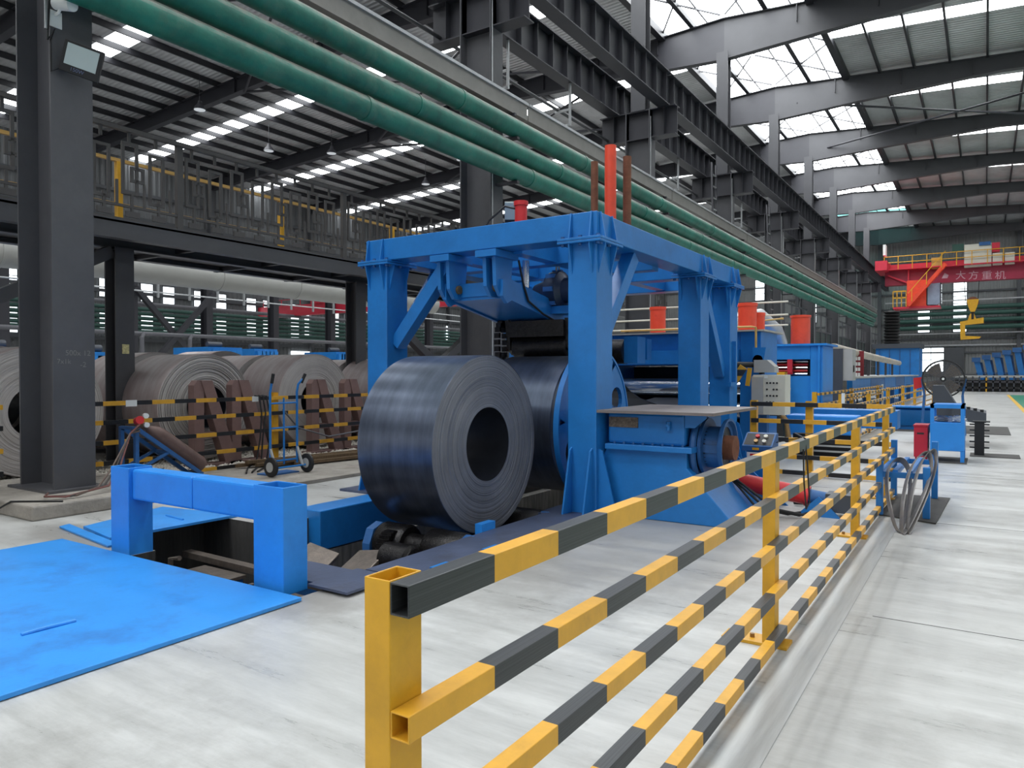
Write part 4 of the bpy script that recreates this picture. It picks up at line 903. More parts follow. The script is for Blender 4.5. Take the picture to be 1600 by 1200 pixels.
# ---- cross fence and the fence along the machine
def fence_x(y, x0, x1, zs, name, lab, posts, per, k0):
    t = thing(name, lab, 'fence', ((x0 + x1) / 2, y, 0))
    for i, z in enumerate(zs): obj('rail', B(x0, x1, y - .05, y, z - .065, z), stripes('%s_stripes%d' % (name, i), 0, x0 + .12 * i, per, (i + k0) % 2 == 0, k=(26, 26, 28)), t)
    for x in posts: obj('post', MB().hollow((x, y + .06, 0), (x, y + .06, 1.14), .1, .1), YEL, t)
fence_x(11.75, -3.1, -1.12, (1.12, .86, .58, .32, .08), 'cross_fence', 'striped fence crossing from the machine to the guard fence', (-3.08, -2.25), .33, 0)
def fence_y(x, ys, name, lab, posts, zs=(1.1, .84, .58, .32), per=.3, px=None):
    t = thing(name, lab, 'fence', (x, ys[0], 0))
    for i, z in enumerate(zs): obj('rail', B(x, x + .05, ys[0], ys[1], z - .06, z), stripes('%s_stripes%d' % (name, i), 1, ys[0], per, i % 2 == 0), t)
    for y in posts: obj('post', MB().hollow((x - .06, y, 0), (x - .06, y, 1.12), .1, .1), YEL, t)
    return t
a = fl(1277, 614, 1.1); b = fl(1356, 602, 1.1)
t = fence_y(a.x, (a.y, b.y), 'machine_fence', 'striped fence running along the blue line beyond the cross fence', [a.y, a.y + (b.y - a.y) * .45, b.y - .6])
obj('white_end_frame', MB().box(a.x, a.x + .06, b.y, b.y + .06, 0, 1.14), WHITE, t)
a = fl(1372, 598, 1.1); b = fl(1444, 589.5, 1.1)
t = thing('far_fence', 'long striped fence curving away beside the far end of the line', 'fence', (a.x, a.y, 0))
N_ = 7
for i in range(N_):
    f0, f1 = i / N_, (i + 1) / N_
    P = lambda f_: Vector((-2.6 + .5 * f_ * f_ + .0 * f_, 17 + 30 * f_, 0))
    A, C_ = P(f0), P(f1)
    for j, z in enumerate((1.1, .84, .58, .32, .1)): obj('rail', MB().bar(A + Vector((.03, 0, z - .03)), C_ + Vector((.03, 0, z - .03)), .05, .06), (SA, SB)[j % 2], t)
    obj('post', MB().hollow(A, A + Vector((0, 0, 1.12)), .1, .1), YEL, t)
obj('white_end_frame', B(-2.58, -2.52, 16.9, 16.96, 0, 1.14), WHITE, t)

# ================================================================ control desk and hanging control cabinet
dk_ = thing('control_pedestal', 'small blue control pedestal with four buttons and a warning label', 'control desk', (-2.38, 9.35, 0))
obj('column', B(-2.5, -2.24, 9.26, 9.5, 0, .60), BLUE, dk_, bevel=.01)
bx = obj('panel_box', MB().prism([(9.24, .60), (9.56, .60), (9.56, .81), (9.46, .81), (9.24, .665)], 'x', -2.56, -2.19), BLUED, dk_, bevel=.006)
sl = lambda t_, x, o=0: (x, 9.24 + .22 * t_ - o * .55, .665 + .145 * t_ + o * .83)
obj('panel_face', MB().add([sl(.06, -2.54, .004), sl(.06, -2.21, .004), sl(.94, -2.21, .004), sl(.94, -2.54, .004)], [(0, 1, 2, 3)]), BLACK, bx)
for i, (x, t_, m_) in enumerate(((-2.40, .68, RED), (-2.30, .68, CREAM), (-2.40, .3, BRASS), (-2.30, .3, CREAM))):
    c = Vector(sl(t_, x)); n = Vector((0, -.63, .77)); obj('push_button', MB().cyl(c, c + n * .03, .026, 12), m_, bx, smooth=True)
sg = obj('warning_label', B(-2.5, -2.25, 9.25, 9.258, .42, .585), WHITE, dk_); obj('label_band', B(-2.46, -2.28, 9.246, 9.249, .535, .565), RED, sg); obj('label_print', MB().box(-2.46, -2.40, 9.246, 9.249, .49, .51).box(-2.39, -2.32, 9.246, 9.249, .49, .51), DGREY, sg)
obj('yellow_tag', B(-2.43, -2.35, 9.234, 9.239, .615, .645), YEL, dk_)
obj('cable', MB().tube([(-2.2, 9.45, .7), (-1.9, 9.3, .78), (-1.6, 8.6, .9), (-1.25, 6.0, 1.1), (-.96, 4.9, 1.155), (-.935, 4.85, 1.0), (-.93, 4.9, .75), (-.935, 4.82, .72), (-.935, 4.75, .9), (-.94, 4.75, 1.1)], .005, 6), BLACK, dk_, smooth=True)
cb = thing('hanging_control_cabinet', 'pale grey control cabinet with rows of buttons on a striped swing arm', 'control cabinet', (-3.1, 13, 0))
x0, x1 = -3.42, -2.86
obj('cabinet_side', B(x0, x0 + .02, 12.95, 13.35, .85, 1.52), CABG, cb); cf = obj('cabinet_body', B(x0 + .02, x1, 12.95, 13.35, .85, 1.54), CREAM, cb, bevel=.006)
obj('side_door', B(x0 + .0, x0 + .2, 12.93, 12.95, .87, 1.5), CABG, cb)
for r_ in range(4):
    for c_ in range(4):
        if (r_, c_) in ((1, 1), (3, 3)): continue
        p = Vector((x0 + .26 + c_ * .055, 12.95, 1.40 - r_ * .11)); obj('push_button', MB().cyl(p, p + Vector((0, -.02, 0)), .016, 8), BLACK, cf, smooth=True)
obj('small_plate', B(x0 + .21, x0 + .27, 12.942, 12.949, 1.48, 1.53), WHITE, cf)
obj('support_post', B(x0 + .1, x0 + .22, 13.1, 13.25, 0, .85), BLUED, cb)
obj('swing_arm', MB().tube([(-3.3, 13.15, 1.55), (-3.3, 13.15, 1.72), (-3.7, 12.95, 1.72), (-3.86, 12.85, 1.6), (-3.86, 12.85, 1.15)], .05, 10), BLACK, cb, smooth=True)
obj('arm_cover', MB().prism([(-3.4, 1.58), (-3.05, 1.58), (-3.05, 1.68), (-3.18, 1.80), (-3.4, 1.80)], 'y', 13.0, 13.3), CABG, cb)
obj('striped_guard', MB().bar((-3.74, 12.8, 1.35), (-3.52, 12.8, 1.68), .03, .14), stripes('arm_guard_stripes', 2, 1.3, .11, True), cb)
obj('striped_guard', MB().bar((-3.46, 12.82, 1.35), (-3.42, 12.82, 1.66), .03, .07), YEL, cb)
obj('hose', MB().tube([(-3.86, 12.85, 1.15), (-3.62, 12.3, .8), (-3.35, 11.4, .4), (-3.25, 11.2, .02)], .03, 8), BLACK, cb, smooth=True)

# ================================================================ things standing in the aisle
# steel rack with strip offcuts on a rubber mat
mt_ = obj('rubber_mat', MB().prism([(-.98, 8.95), (-.42, 8.72), (-.36, 10.6), (-.95, 10.6)], 'z', .003, .014), MAT_RUB, None, loc=(-.7, 9.6, 0), label='dark rubber mat under the blue strip rack', cat='mat')
rk = thing('strip_rack', 'blue steel rack holding loops of strip offcut beside the fence', 'rack', (-.75, 9.6, .014))
RX0, RX1, RY0_, RY1_ = -.97, -.52, 8.95, 10.45
for (x, y, h) in ((RX0, RY0_, .60), (RX1, RY0_, .56), (RX0, RY1_, .72), (RX1, RY1_, .72)): obj('leg', MB().box(x - .035, x + .035, y - .035, y + .035, .014, h), BLUE, rk, bevel=.004)
for (p, q) in (((RX0, RY0_, .46), (RX1, RY0_, .46)), ((RX0, RY1_, .46), (RX1, RY1_, .46)), ((RX0, RY0_, .46), (RX0, RY1_, .46)), ((RX1, RY0_, .46), (RX1, RY1_, .46)), ((-.82, RY0_, .48), (-.82, RY1_, .48)), ((-.68, RY0_, .48), (-.68, RY1_, .48))):
    obj('crossbar', MB().bar(p, q, .05, .06), BLUE, rk)
for i, (tx, ty, tz, bx_, by_, hw, lean) in enumerate(((-.80, 9.2, .56, -.72, 8.12, .14, -.03), (-.62, 9.25, .64, -.68, 8.05, .13, .05), (-.60, 9.35, .66, -.64, 8.1, .10, .09))):
    n = 44; T = Vector((tx, ty, tz)); Bt = Vector((bx_, by_, .01)); vs_ = []; fs_ = []
    for k in range(n):
        a = 2 * math.pi * k / n; f_ = .5 - .5 * math.cos(a)                       # 0 at the foot, 1 over the rack
        p = Bt.lerp(T, f_) + Vector((hw * math.sin(a) * (.35 + .65 * f_) + lean * f_, .10 * math.sin(a), .02 * f_)); o_ = Vector((math.sin(a) * .4, -.3 - .0 * f_, (-.9 * math.cos(a)))).normalized() * .006
        wv = Vector((.035, -.07 * (1 - f_ * .4), .05 * f_))
        vs_ += [p - o_, p + o_, p + o_ + wv, p - o_ + wv]
    for k in range(n):
        a, b = 4 * k, 4 * ((k + 1) % n)
        for q_ in range(4): fs_.append((a + q_, a + (q_ + 1) % 4, b + (q_ + 1) % 4, b + q_))
    obj('strip_loop', MB().add(vs_, fs_), mat('strip_offcut%d' % i, (140 + 8 * i, 136 + 8 * i, 134 + 8 * i), .4, .25, .2, 8), None, loc=(tx, by_, .01), label='springy loop of grey steel strip offcut hung over the blue rack', cat='steel strip', group='strip offcuts on the rack', smooth=True)
# blue cabinet bench, red box, mats, finned black post
bc = thing('blue_workbench', 'blue metal workbench cabinet with an open tool shelf and rags', 'workbench', (-.55, 15.2, 0))
X0, X1, YA, YB = -.82, -.30, 14.9, 15.7
obj('cabinet_body', B(X0, X1, YA, YB, .2, .70), BLUEB, bc, bevel=.01)
for (x, y) in ((X0 + .03, YA + .03), (X1 - .03, YA + .03), (X0 + .03, YB - .03), (X1 - .03, YB - .03)):
    obj('leg', B(x - .03, x + .03, y - .03, y + .03, 0, .2), BLUEB, bc); obj('shelf_post', B(x - .03, x + .03, y - .03, y + .03, .70, 1.0), BLUEB, bc)
obj('top_frame', MB().box(X0, X1, YA, YA + .05, 0.95, 1.02).box(X0, X1, YB - .05, YB, 0.95, 1.02).box(X0, X0 + .05, YA, YB, 0.95, 1.02).box(X1 - .05, X1, YA, YB, 0.95, 1.02), BLUEB, bc)
obj('top_sheet', B(X0, X1, YA + .05, YB, 1.005, 1.02), BLUEB, bc)
for (dx, dy, s, m_, nm, lb) in ((-.12, .25, .11, CABG, 'rag_bundle', 'crumpled grey rag bundle on the shelf of the blue workbench'), (.12, .2, .12, WHITE, 'glove_pile', 'pile of white work gloves on the edge of the blue workbench')):
    bm_ = bmesh.new(); bmesh.ops.create_icosphere(bm_, subdivisions=3, radius=s)
    for v in bm_.verts:
        n_ = .65 + .5 * abs(math.sin(v.co.x * 47 + v.co.y * 31) * math.cos(v.co.z * 53 + v.co.x * 20)); v.co = Vector((v.co.x * 1.4 * n_, v.co.y * n_, v.co.z * .55 * n_))
    m = MB(); bm_.verts.index_update(); m.add([v.co + Vector((-.55 + dx, 15.0 + dy, .70 + s * .42)) for v in bm_.verts], [[v.index for v in f.verts] for f in bm_.faces]); bm_.free()
    obj(nm, m, m_, None, loc=(-.55 + dx, 15.0 + dy, .70), label=lb, cat='rags', smooth=True)
rb = thing('red_cabinet', 'narrow dark red metal box standing beside the blue workbench', 'cabinet', (-.98, 15.3, 0))
obj('body', B(-1.08, -.86, 15.0, 15.5, .06, .61), MAROON, rb, bevel=.008); obj('lid', B(-1.09, -.85, 14.99, 15.51, .61, .64), MAROON, rb); obj('slot', B(-1.03, -.92, 14.996, 15.0, .47, .50), BLACK, rb)
for x in (-1.06, -.90): obj('foot', B(x, x + .03, 15.02, 15.06, 0, .06), MAROON, rb)
obj('rubber_mat', MB().box(-.86, -.26, 14.75, 15.8, .003, .012), MAT_RUB, None, loc=(-.5, 15.2, 0), label='dark mat under the blue workbench', cat='mat')
obj('rubber_mat', MB().box(-.24, .55, 16.2, 16.9, .003, .012), MAT_RUB, None, loc=(.1, 16.5, 0), label='dark mat lying under the finned black post', cat='mat')
obj('rubber_mat', MB().prism([(-2.3, 22.2), (.55, 22.2), (.55, 25.5), (-2.3, 25.5)], 'z', .003, .012), MAT_RUB, None, loc=(-1, 23.5, 0), label='large dark mat under the blue trough and grey conveyor', cat='mat')
fp = thing('finned_post', 'black steel post with rows of short prongs beside the workbench', 'post', (-.1, 16.5, .012))
obj('post_body', B(-.17, -.01, 16.42, 16.58, .012, .64), BLACK, fp)
for i in range(5):
    z = .14 + i * .11; obj('prong', B(-.25, .07, 16.48, 16.52, z, z + .025), BLACK, fp)
obj('cap', B(-.2, .08, 16.4, 16.6, .64, .66), BLACK, fp)
# blue trough and grey sloped conveyor, drum fan
tr = thing('blue_trough', 'long low blue steel trough box behind the red cabinet', 'trough', (-1.6, 23.2, 0))
obj('front', MB().prism([(22.9, .12), (22.75, .55), (22.9, .62), (23.1, .62), (23.1, .12)], 'x', -2.25, -.55), BLUE, tr); obj('top_lip', B(-2.27, -.53, 22.7, 23.3, .62, .66), BLUEB, tr); obj('base', B(-2.2, -.6, 22.95, 23.3, .012, .12), BLUE, tr)
gc = thing('grey_conveyor', 'dark grey sloped discharge chute machine behind the blue workbench', 'conveyor', (-.6, 21, 0))
obj('chute', MB().prism([(-1.02, .85), (-.55, .85), (-.80, 1.29), (-1.02, 1.29)], 'y', 19.3, 19.9), DGREY, gc)
obj('sloped_panel', MB().prism([(-1.02, .6), (-.45, .6), (-.55, .85), (-1.02, .85)], 'y', 19.3, 19.9), DGREY, gc)
obj('table', MB().prism([(-.6, .6), (-.1, .5), (.02, .53), (.02, .73), (-.4, .82), (-.6, .88)], 'y', 18.2, 19.5), DGREY, gc)
for i in range(4): obj('clamp', MB().cyl((-.42 + .12 * i, 18.3, .80 - .027 * i), (-.42 + .12 * i, 18.3, .88 - .027 * i), .035, 10), BLACK, gc, smooth=True)
for (x, y) in ((-.9, 19.6), (-.5, 19.4), (-.15, 18.4), (-.5, 18.4)): obj('leg', B(x - .04, x + .04, y - .04, y + .04, 0, .6), BLUE, gc)
fn = thing('drum_fan', 'large round industrial fan with wire guard standing behind the conveyor', 'fan', (-1.25, 21.6, 0))
c = atY(1474, 592, 21.6); R = .46
LOCc = c
obj('guard_ring', MB().lathe([(-.1, R - .015), (-.1, R + .02), (.12, R + .02), (.12, R - .015)], c, 'y', 48), BLACK, fn, smooth=True)
m = MB()
for i in range(28):
    a = i / 28 * 2 * math.pi; m.bar(c + Vector((.07 * math.cos(a), -.12, .07 * math.sin(a))), c + Vector((R * math.cos(a), -.09, R * math.sin(a))), .012, .012)
for rr_ in (.15, .25, .35): m.tube([c + Vector((rr_ * math.cos(a), -.11, rr_ * math.sin(a))) for a in [k * 2 * math.pi / 32 for k in range(32)]], .007, 4, True)
obj('wire_guard', m, STEEL, fn)
fbm = mat('fan_blade_sheet', (120, 112, 106), .4, .3, .1, 4)
for i in range(4):
    a = .35 + i * math.pi / 2; po_ = [(c.x + .07 * math.cos(a), c.z + .07 * math.sin(a))] + [(c.x + .41 * math.cos(a + t_), c.z + .41 * math.sin(a + t_)) for t_ in (-.1, .15, .4, .62, .8)] + [(c.x + .2 * math.cos(a + .95), c.z + .2 * math.sin(a + .95)), (c.x + .07 * math.cos(a + 1.0), c.z + .07 * math.sin(a + 1.0))]
    obj('blade', MB().prism(po_, 'y', c.y - .01, c.y + .01), fbm, fn)
obj('hub', MB().cyl(c + Vector((0, -.13, 0)), c + Vector((0, .25, 0)), .07, 20), BLACK, fn, smooth=True); obj('hub_badge', MB().cyl(c + Vector((0, -.14, 0)), c + Vector((0, -.13, 0)), .03, 12), WHITE, fn)
for s in (-1, 1):
    obj('stand_leg', MB().bar(c + Vector((s * (R + .02), .02, 0)), c + Vector((s * .42, .02, -R * .9)), .05, .05), BLUED, fn)
    obj('stand_leg', MB().bar(c + Vector((s * .42, .02, -R * .9)), (c.x + s * .48, c.y, 0), .06, .06), BLUED, fn)
obj('red_bag', MB().prism([(c.x - .66, c.z - .28), (c.x - .48, c.z - .22), (c.x - .46, c.z + .05), (c.x - .68, c.z + .02)], 'y', c.y + .1, c.y + .25), RED, None, loc=(c.x - .57, c.y + .17, c.z - .28), label='red cloth sack hanging on the fence beside the drum fan', cat='sack')

# ================================================================ left foreground: hand truck, gas bottle, floodlight
HX, HY = -8.85, 7.02
ht = thing('hand_truck', 'blue two wheeled hand truck standing upright by the striped fence', 'hand truck', (HX, HY + .25, .05))
ya, yb = HY, HY + .62
for y in (ya + .06, yb - .06):
    obj('side_rail', MB().tube([(HX, y, .2), (HX, y, 1.28), (HX + .03, y, 1.4), (HX + .06 + (.0), y + (.08 if y > HY + .3 else 0), 1.5)], .018, 8), BLUE, ht, smooth=True)
    obj('grip', MB().cyl((HX + .04, y + (.05 if y > HY + .3 else 0), 1.42), (HX + .075, y + (.1 if y > HY + .3 else 0), 1.56), .024, 8), BLACK, ht, smooth=True)
    obj('wheel_strut', MB().bar((HX, y, .45), (HX + .12, y, .17), .03, .03), CABG, ht)
obj('middle_rail', MB().cyl((HX, HY + .31, .2), (HX, HY + .31, 1.2), .014, 8), BLUE, ht)
for z in (.26, .75, 1.12): obj('crossbar', MB().cyl((HX, ya + .06, z), (HX, yb - .06, z), .014, 8), BLUE, ht)
obj('axle', MB().cyl((HX + .12, ya - .02, .17), (HX + .12, yb + .02, .17), .014, 8), BLUE, ht)
for y in (ya - .05, yb + .0):
    wv = obj('wheel', MB().lathe([(0, .03), (0, .12), (-.0, .12), (.01, .145), (.04, .145), (.05, .12), (.05, .03)], (HX + .12, y, .195), 'y', 24, False), BLACK, ht, smooth=True)
    obj('wheel_hub', MB().cyl((HX + .12, y - .005, .195), (HX + .12, y + .056, .195), .075, 16), CABG, wv, smooth=True)
obj('toe_plate', B(HX - .28, HX + .02, ya + .04, yb - .04, .05, .07), BLUED, ht)
# gas bottle on an inclined stand
gs = thing('bottle_stand', 'blue sloping steel stand holding the gas bottle behind the arch', 'stand', (-8.9, 5.4, 0))
sx_ = -9.28; SY = 5.3; 
E1 = SY + .95
for x in (sx_, sx_ - .35):
    obj('post', MB().bar((x, SY, .0), (x, SY, .86), .05, .05), BLUED, gs); obj('sloping_rail', MB().bar((x, SY, .85), (x, E1, .14), .05, .05), BLUED, gs); obj('stay', MB().bar((x, SY + .02, .3), (x, SY + .45, .5), .035, .035), BLUED, gs)
for f_ in (.0, .5, 1): obj('crossbar', MB().bar((sx_, SY + .95 * f_, .85 - .71 * f_), (sx_ - .35, SY + .95 * f_, .85 - .71 * f_), .04, .04), BLUED, gs)
gb = thing('gas_bottle', 'brown gas cylinder lying on the sloping stand with red regulator', 'gas bottle', (sx_, 5.7, .5))
d = Vector((0, .95, -.71)).normalized(); nrm = Vector((0, .71, .95)).normalized(); s0 = Vector((sx_ - .17, SY + .12, .76)) + nrm * .14
def along(m, prof):
    p0 = s0; u_ = Vector((1, 0, 0)); v_ = d.cross(u_); n = 24; vs_ = []; fs_ = []
    for a, r in prof:
        for k in range(n):
            t_ = 2 * math.pi * k / n; vs_.append(p0 + d * a + u_ * (r * math.cos(t_)) + v_ * (r * math.sin(t_)))
    for i in range(len(prof) - 1):
        for k in range(n): fs_.append((i * n + k, i * n + (k + 1) % n, (i + 1) * n + (k + 1) % n, (i + 1) * n + k))
    return m.add(vs_, fs_)
obj('bottle', along(MB(), [(.0, .03), (.06, .035), (.1, .06), (.16, .095), (.25, .115), (1.02, .115), (1.06, .1), (1.06, .01)]), BOTTLE, gb, smooth=True)
obj('valve', along(MB(), [(-.12, .005), (-.12, .022), (.02, .022)]), BRASS, gb, smooth=True)
q = s0 - d * .1
rg = obj('regulator', MB().cyl(q + Vector((.02, -.02, -.0)), q + Vector((.1, -.03, .02)), .055, 18), RED, gb, smooth=True)
for dz, dy in ((.07, .06), (-.05, .07)): obj('gauge', MB().cyl(q + Vector((.06, dy, dz)), q + Vector((.11, dy - .01, dz)), .035, 16), WHITE, rg, smooth=True)
for i in range(3):
    m = MB().tube([(-9.2, 5.3, .9 - i * .04), (-9.15, 5.15, .8), (-8.95, 4.9 - .05 * i, .4), (-8.68, 4.62 - .06 * i, .24), (-8.6, 4.1 + .06 * i, .19), (-8.75, 3.95, .2), (-9.0, 4.1, .19)], .012, 6)
    obj('gas_hose', m, mat('hose_rubber%d' % i, ((110, 66, 60), (60, 56, 54), (96, 80, 70))[i], .6, 0, .1, 5), None, loc=(-8.7, 4.4, .16), label='thin %s rubber gas hose draped from the bottle stand over the plinth' % ('brown', 'black', 'tan')[i], cat='hose', smooth=True)
for i in range(3):
    m = MB().tube([(-10.08, 7.75 + .07 * i, 1.2), (-10.02, 7.8 + .07 * i, 1.19), (-10.0, 7.83 + .08 * i, .9), (-10.0, 7.8 + .05 * i + .1 * (i == 2), .5), (-9.98, 7.7 + .1 * i, .1), (-9.8, 7.4 + .2 * i, .07), (-9.3, 7.0 + .1 * i, .07)], .013, 6)
    obj('welding_cable', m, BLACK, None, loc=(-10.0, 7.7 + .07 * i, .06), label='black welding cable looped over the striped fence by the hand truck', cat='cable', group='welding cables on the fence', smooth=True)
obj('slack_cable', MB().tube([(-10.05, 8.3, .95), (-10.0, 8.6, .62), (-10.0, 9.3, .42), (-10.0, 10.2, .48), (-10.0, 11.2, .75)], .016, 6), STEELL, None, loc=(-10, 9, .4), label='slack grey cable sagging along the striped fence behind the hand truck', cat='cable', smooth=True)
obj('floor_cable', MB().tube([(-8.45, 4.0, .17), (-8.9, 3.68, .17), (-9.2, 3.6, .02), (-9.6, 3.3, .015), (-10.5, 2.9, .015)], .011, 6), BLACK, None, loc=(-9, 3.6, .01), label='black cable trailing off the concrete plinth onto the floor', cat='cable', smooth=True)
# floodlight and camera bracket on the first column
ctr = atX(127, 95, -8.95)
fo = thing('floodlight', 'black rectangular LED floodlight marked 150W on the plinth column', 'floodlight', ctr)
rot = Matrix.Rotation(math.radians(12), 3, 'Y') @ Matrix.Rotation(math.radians(-28), 3, 'Z')
Rm = Matrix.Rotation(math.radians(-42), 3, 'Z') @ Matrix.Rotation(math.radians(-12), 3, 'X') @ Matrix.Rotation(math.radians(9), 3, 'Y')
Rm = Matrix.Rotation(math.radians(48), 3, 'Z') @ Matrix.Rotation(math.radians(14), 3, 'X') @ Matrix.Rotation(math.radians(16), 3, 'Y') 
def fbx(x0, x1, y0, y1, z0, z1):
    m = B(x0, x1, y0, y1, z0, z1); m.v = [tuple(ctr + Rm @ Vector(p)) for p in m.v]; return m
obj('housing', fbx(-.21, .21, 0, .07, -.18, .18), BLACK, fo, bevel=.01); obj('lens', fbx(-.17, .17, -.006, .0, -.09, .15), GLASS, fo)
tx = text('rating_mark', '150W', .06, mat('grey_print', (90, 100, 130), .5), fo, ctr + Rm @ Vector((-.02, -.004, -.13)), (Rm.to_4x4() @ Matrix.Rotation(math.pi / 2, 4, 'X')).to_euler())
obj('bracket', MB().bar(ctr + Vector((-.05, .05, -.1)), (COLX, Y0 - .1, ctr.z - .05), .04, .04), CABG, fo)
obj('cable', MB().tube([ctr + Rm @ Vector((-.15, .07, -.1)), (COLX + .02, Y0 - .24, ctr.z - .15), (COLX + .03, Y0 - .25, ctr.z + .2), (COLX + .03, Y0 - .2, ctr.z + .35), (COLX + .03, Y0 - .28, ctr.z + .2), (COLX + .03, Y0 - .25, ctr.z + .8)], .012, 6), BLACK, fo, smooth=True)
cm = thing('camera_bracket', 'white security camera bracket high on the plinth column', 'camera', (COLX, Y0 - .1, 5.4))
q = atX(88, 22, COLX + .05)
obj('back_plate', B(COLX, COLX + .012, q.y - .07, q.y + .08, q.z - .14, q.z + .05), WHITE, cm); obj('camera_body', MB().cyl((COLX + .05, q.y, q.z + .12), (COLX + .32, q.y + .05, q.z + .05), .07, 16), WHITE, cm, smooth=True)
obj('camera_arm', MB().tube([(COLX, q.y, q.z), (COLX + .1, q.y, q.z), (COLX + .15, q.y + .02, q.z + .1)], .018, 8), WHITE, cm, smooth=True); obj('conduit_and_highlight', MB().cyl((COLX + .02, q.y - .1, q.z - .2), (COLX + .02, q.y - .1, q.z + 1), .018, 8), GALV, cm)
# chalk writing on the first column
c0 = next(o for o in bpy.data.objects if o.name.startswith('steel_column') and abs(o.location.y - Y0) < .1)
for s_, px, py, sz in (('500x 12', 122, 552, .09), ('7x1k', 100, 565, .08), ('-2', 130, 570, .09)):
    p = atX(px, py, COLX + .002); text('chalk_mark', s_, sz, CHALK, c0, p, (math.pi / 2, 0, math.pi / 2), .0005)
# ================================================================ rest of the blue line
s1 = thing('straightener', 'blue roll straightener with polished rolls behind the gantry frame', 'machine', (-5, 13.9, 0))
ya, yb = 13.4, 14.6
for (x0, x1) in ((-7.0, -6.3), (-3.75, -3.38)): obj('stand', B(x0, x1, ya, yb, 0, 2.32), BLUE, s1, bevel=.01)
obj('top_beam', B(-6.3, -3.75, ya + .02, yb, 1.72, 2.32), BLUE, s1, bevel=.01); obj('upper_beam', B(-6.3, -3.75, ya - .12, ya + .02, 1.74, 2.0), BLUE, s1)
obj('lower_beam', B(-6.3, -3.75, ya + .1, yb, 0, .55), BLUED, s1)
obj('top_deck', B(-7.1, -3.3, ya - .1, yb + .2, 2.32, 2.35), TAN, s1)
for i, (y, z, r) in enumerate(((13.55, 1.31, .16), (13.5, .88, .15), (14.0, .9, .15), (14.0, 1.3, .15))):
    obj('roll', MB().cyl((-6.3, y, z), (-3.75, y, z), r, 28), CHROME, s1, smooth=True)
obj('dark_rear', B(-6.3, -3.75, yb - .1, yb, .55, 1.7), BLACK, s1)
obj('pinch_drum', MB().cyl((-6.0, 10.3, 1.9), (-4.6, 10.3, 1.9), .19, 28), GREASE, s1, smooth=True); obj('drum_bearing', B(-4.6, -4.38, 10.2, 10.5, 1.72, 2.12), BLUE, s1)
obj('drum_beam', B(-6.6, -4.4, 10.62, 10.8, 1.78, 2.1), BLUE, s1)
def ram(px, pt, pb, Y, r, root=s1, zb=None):
    a = atY(px, pt, Y); b = atY(px, pb, Y); z0 = b.z if zb is None else zb
    o = obj('red_cylinder', MB().lathe([(0, .001), (0, r), (a.z - z0 - .06, r), (a.z - z0 - .06, r * 1.08), (a.z - z0, r * 1.08), (a.z - z0, .001)], (a.x, Y, z0), 'z', 24, False), REDO, root, smooth=True); return o
ram(1028, 480, 519, 14.0, .155, zb=2.35); ram(1168, 474, 520, 14.0, .17, zb=2.35); ram(1184, 489, 520, 14.25, .13, zb=2.35)
obj('pipe_run', MB().tube([(-6.2, 13.6, 2.42), (-4.2, 13.6, 2.42), (-3.6, 13.6, 2.42), (-3.42, 13.2, 2.38), (-3.4, 13.15, 1.7)], .02, 6), YELT, s1, smooth=True)
for z in (2.5, 2.7, 2.95): obj('hand_rail', MB().cyl((-7.0, 14.7, z), (-3.2, 14.7, z), .02, 6), CREAM, s1)
obj('bracket_wing', MB().prism([(-3.45, 1.62), (-3.28, 1.66), (-3.22, 2.02), (-3.45, 2.02)], 'y', 13.1, 13.5), BLUE, s1)
obj('valve_block', MB().cyl((-3.36, 13.3, 1.8), (-3.36, 13.1, 1.8), .09, 16), RED, s1, smooth=True)
# floor stand with motor below the control cabinet
fs = thing('roll_table', 'blue low roll table with pipe fittings behind the cross fence', 'machine', (-2.9, 14.5, 0))
obj('beam', B(-3.2, -1.95, 14.6, 15.1, .42, .78), BLUEB, fs, bevel=.03); obj('base', B(-3.1, -2.0, 14.7, 15.0, 0, .42), BLACK, fs); obj('rear_beam', B(-2.95, -1.4, 15.6, 16.2, .5, .85), BLUE, fs)
obj('fitting', MB().tube([(-3.3, 14.0, .9), (-3.2, 14.0, .82), (-3.1, 14.05, .7), (-3.05, 14.1, .3)], .06, 10), BRASS, fs, smooth=True); obj('valve', B(-3.35, -3.15, 13.95, 14.1, .78, .98), BLACK, fs)
for i in range(3): obj('slot_rail', B(-3.1, -1.9, 14.55, 14.6, .1 + .1 * i, .13 + .1 * i), CABG, fs)
# second blue machine
s2 = thing('leveller', 'large bright blue leveller housing with red cylinder on top', 'machine', (-5, 20.3, 0))
X0, X1, YA, YB, ZH = -6.8, -3.4, 19.45, 20.9, 2.26
obj('right_cheek', B(-3.7, X1, YA, YB, 0, ZH), BLUEB, s2, bevel=.02); obj('left_cheek', B(X0, -6.1, YA, YB, 0, ZH), BLUEB, s2, bevel=.02)
obj('head_beam', B(-6.1, -3.7, YA, YB, 1.92, ZH), BLUEB, s2); obj('bed', B(-6.1, -3.7, YA + .1, YB, 0, 1.5), BLUEB, s2); obj('crown_plate', B(X0 - .1, X1 + .1, YA - .1, YB + .1, ZH, ZH + .05), BLUEB, s2)
obj('cheek_rib', B(-3.5, -3.46, YA - .08, YA, 0, ZH), BLUEB, s2)
obj('roll_cassette', B(-6.0, -3.75, YA + .35, YB, 1.5, 1.92), BLACK, s2)
for i in range(5): obj('work_roll', MB().cyl((-5.9, YA + .2 + .02 * i, 1.55 + .08 * i), (-3.8, YA + .2 + .02 * i, 1.55 + .08 * i), .03, 10), (RED if i % 2 else CHROME), s2)
obj('red_frame', MB().box(-4.25, -4.13, YA, YA + .1, 1.58, 1.92).box(-6.0, -4.13, YA + .02, YA + .08, 1.54, 1.58), REDC, s2)
ram(1251, 493, 534, 20.1, .24, s2, ZH + .05)
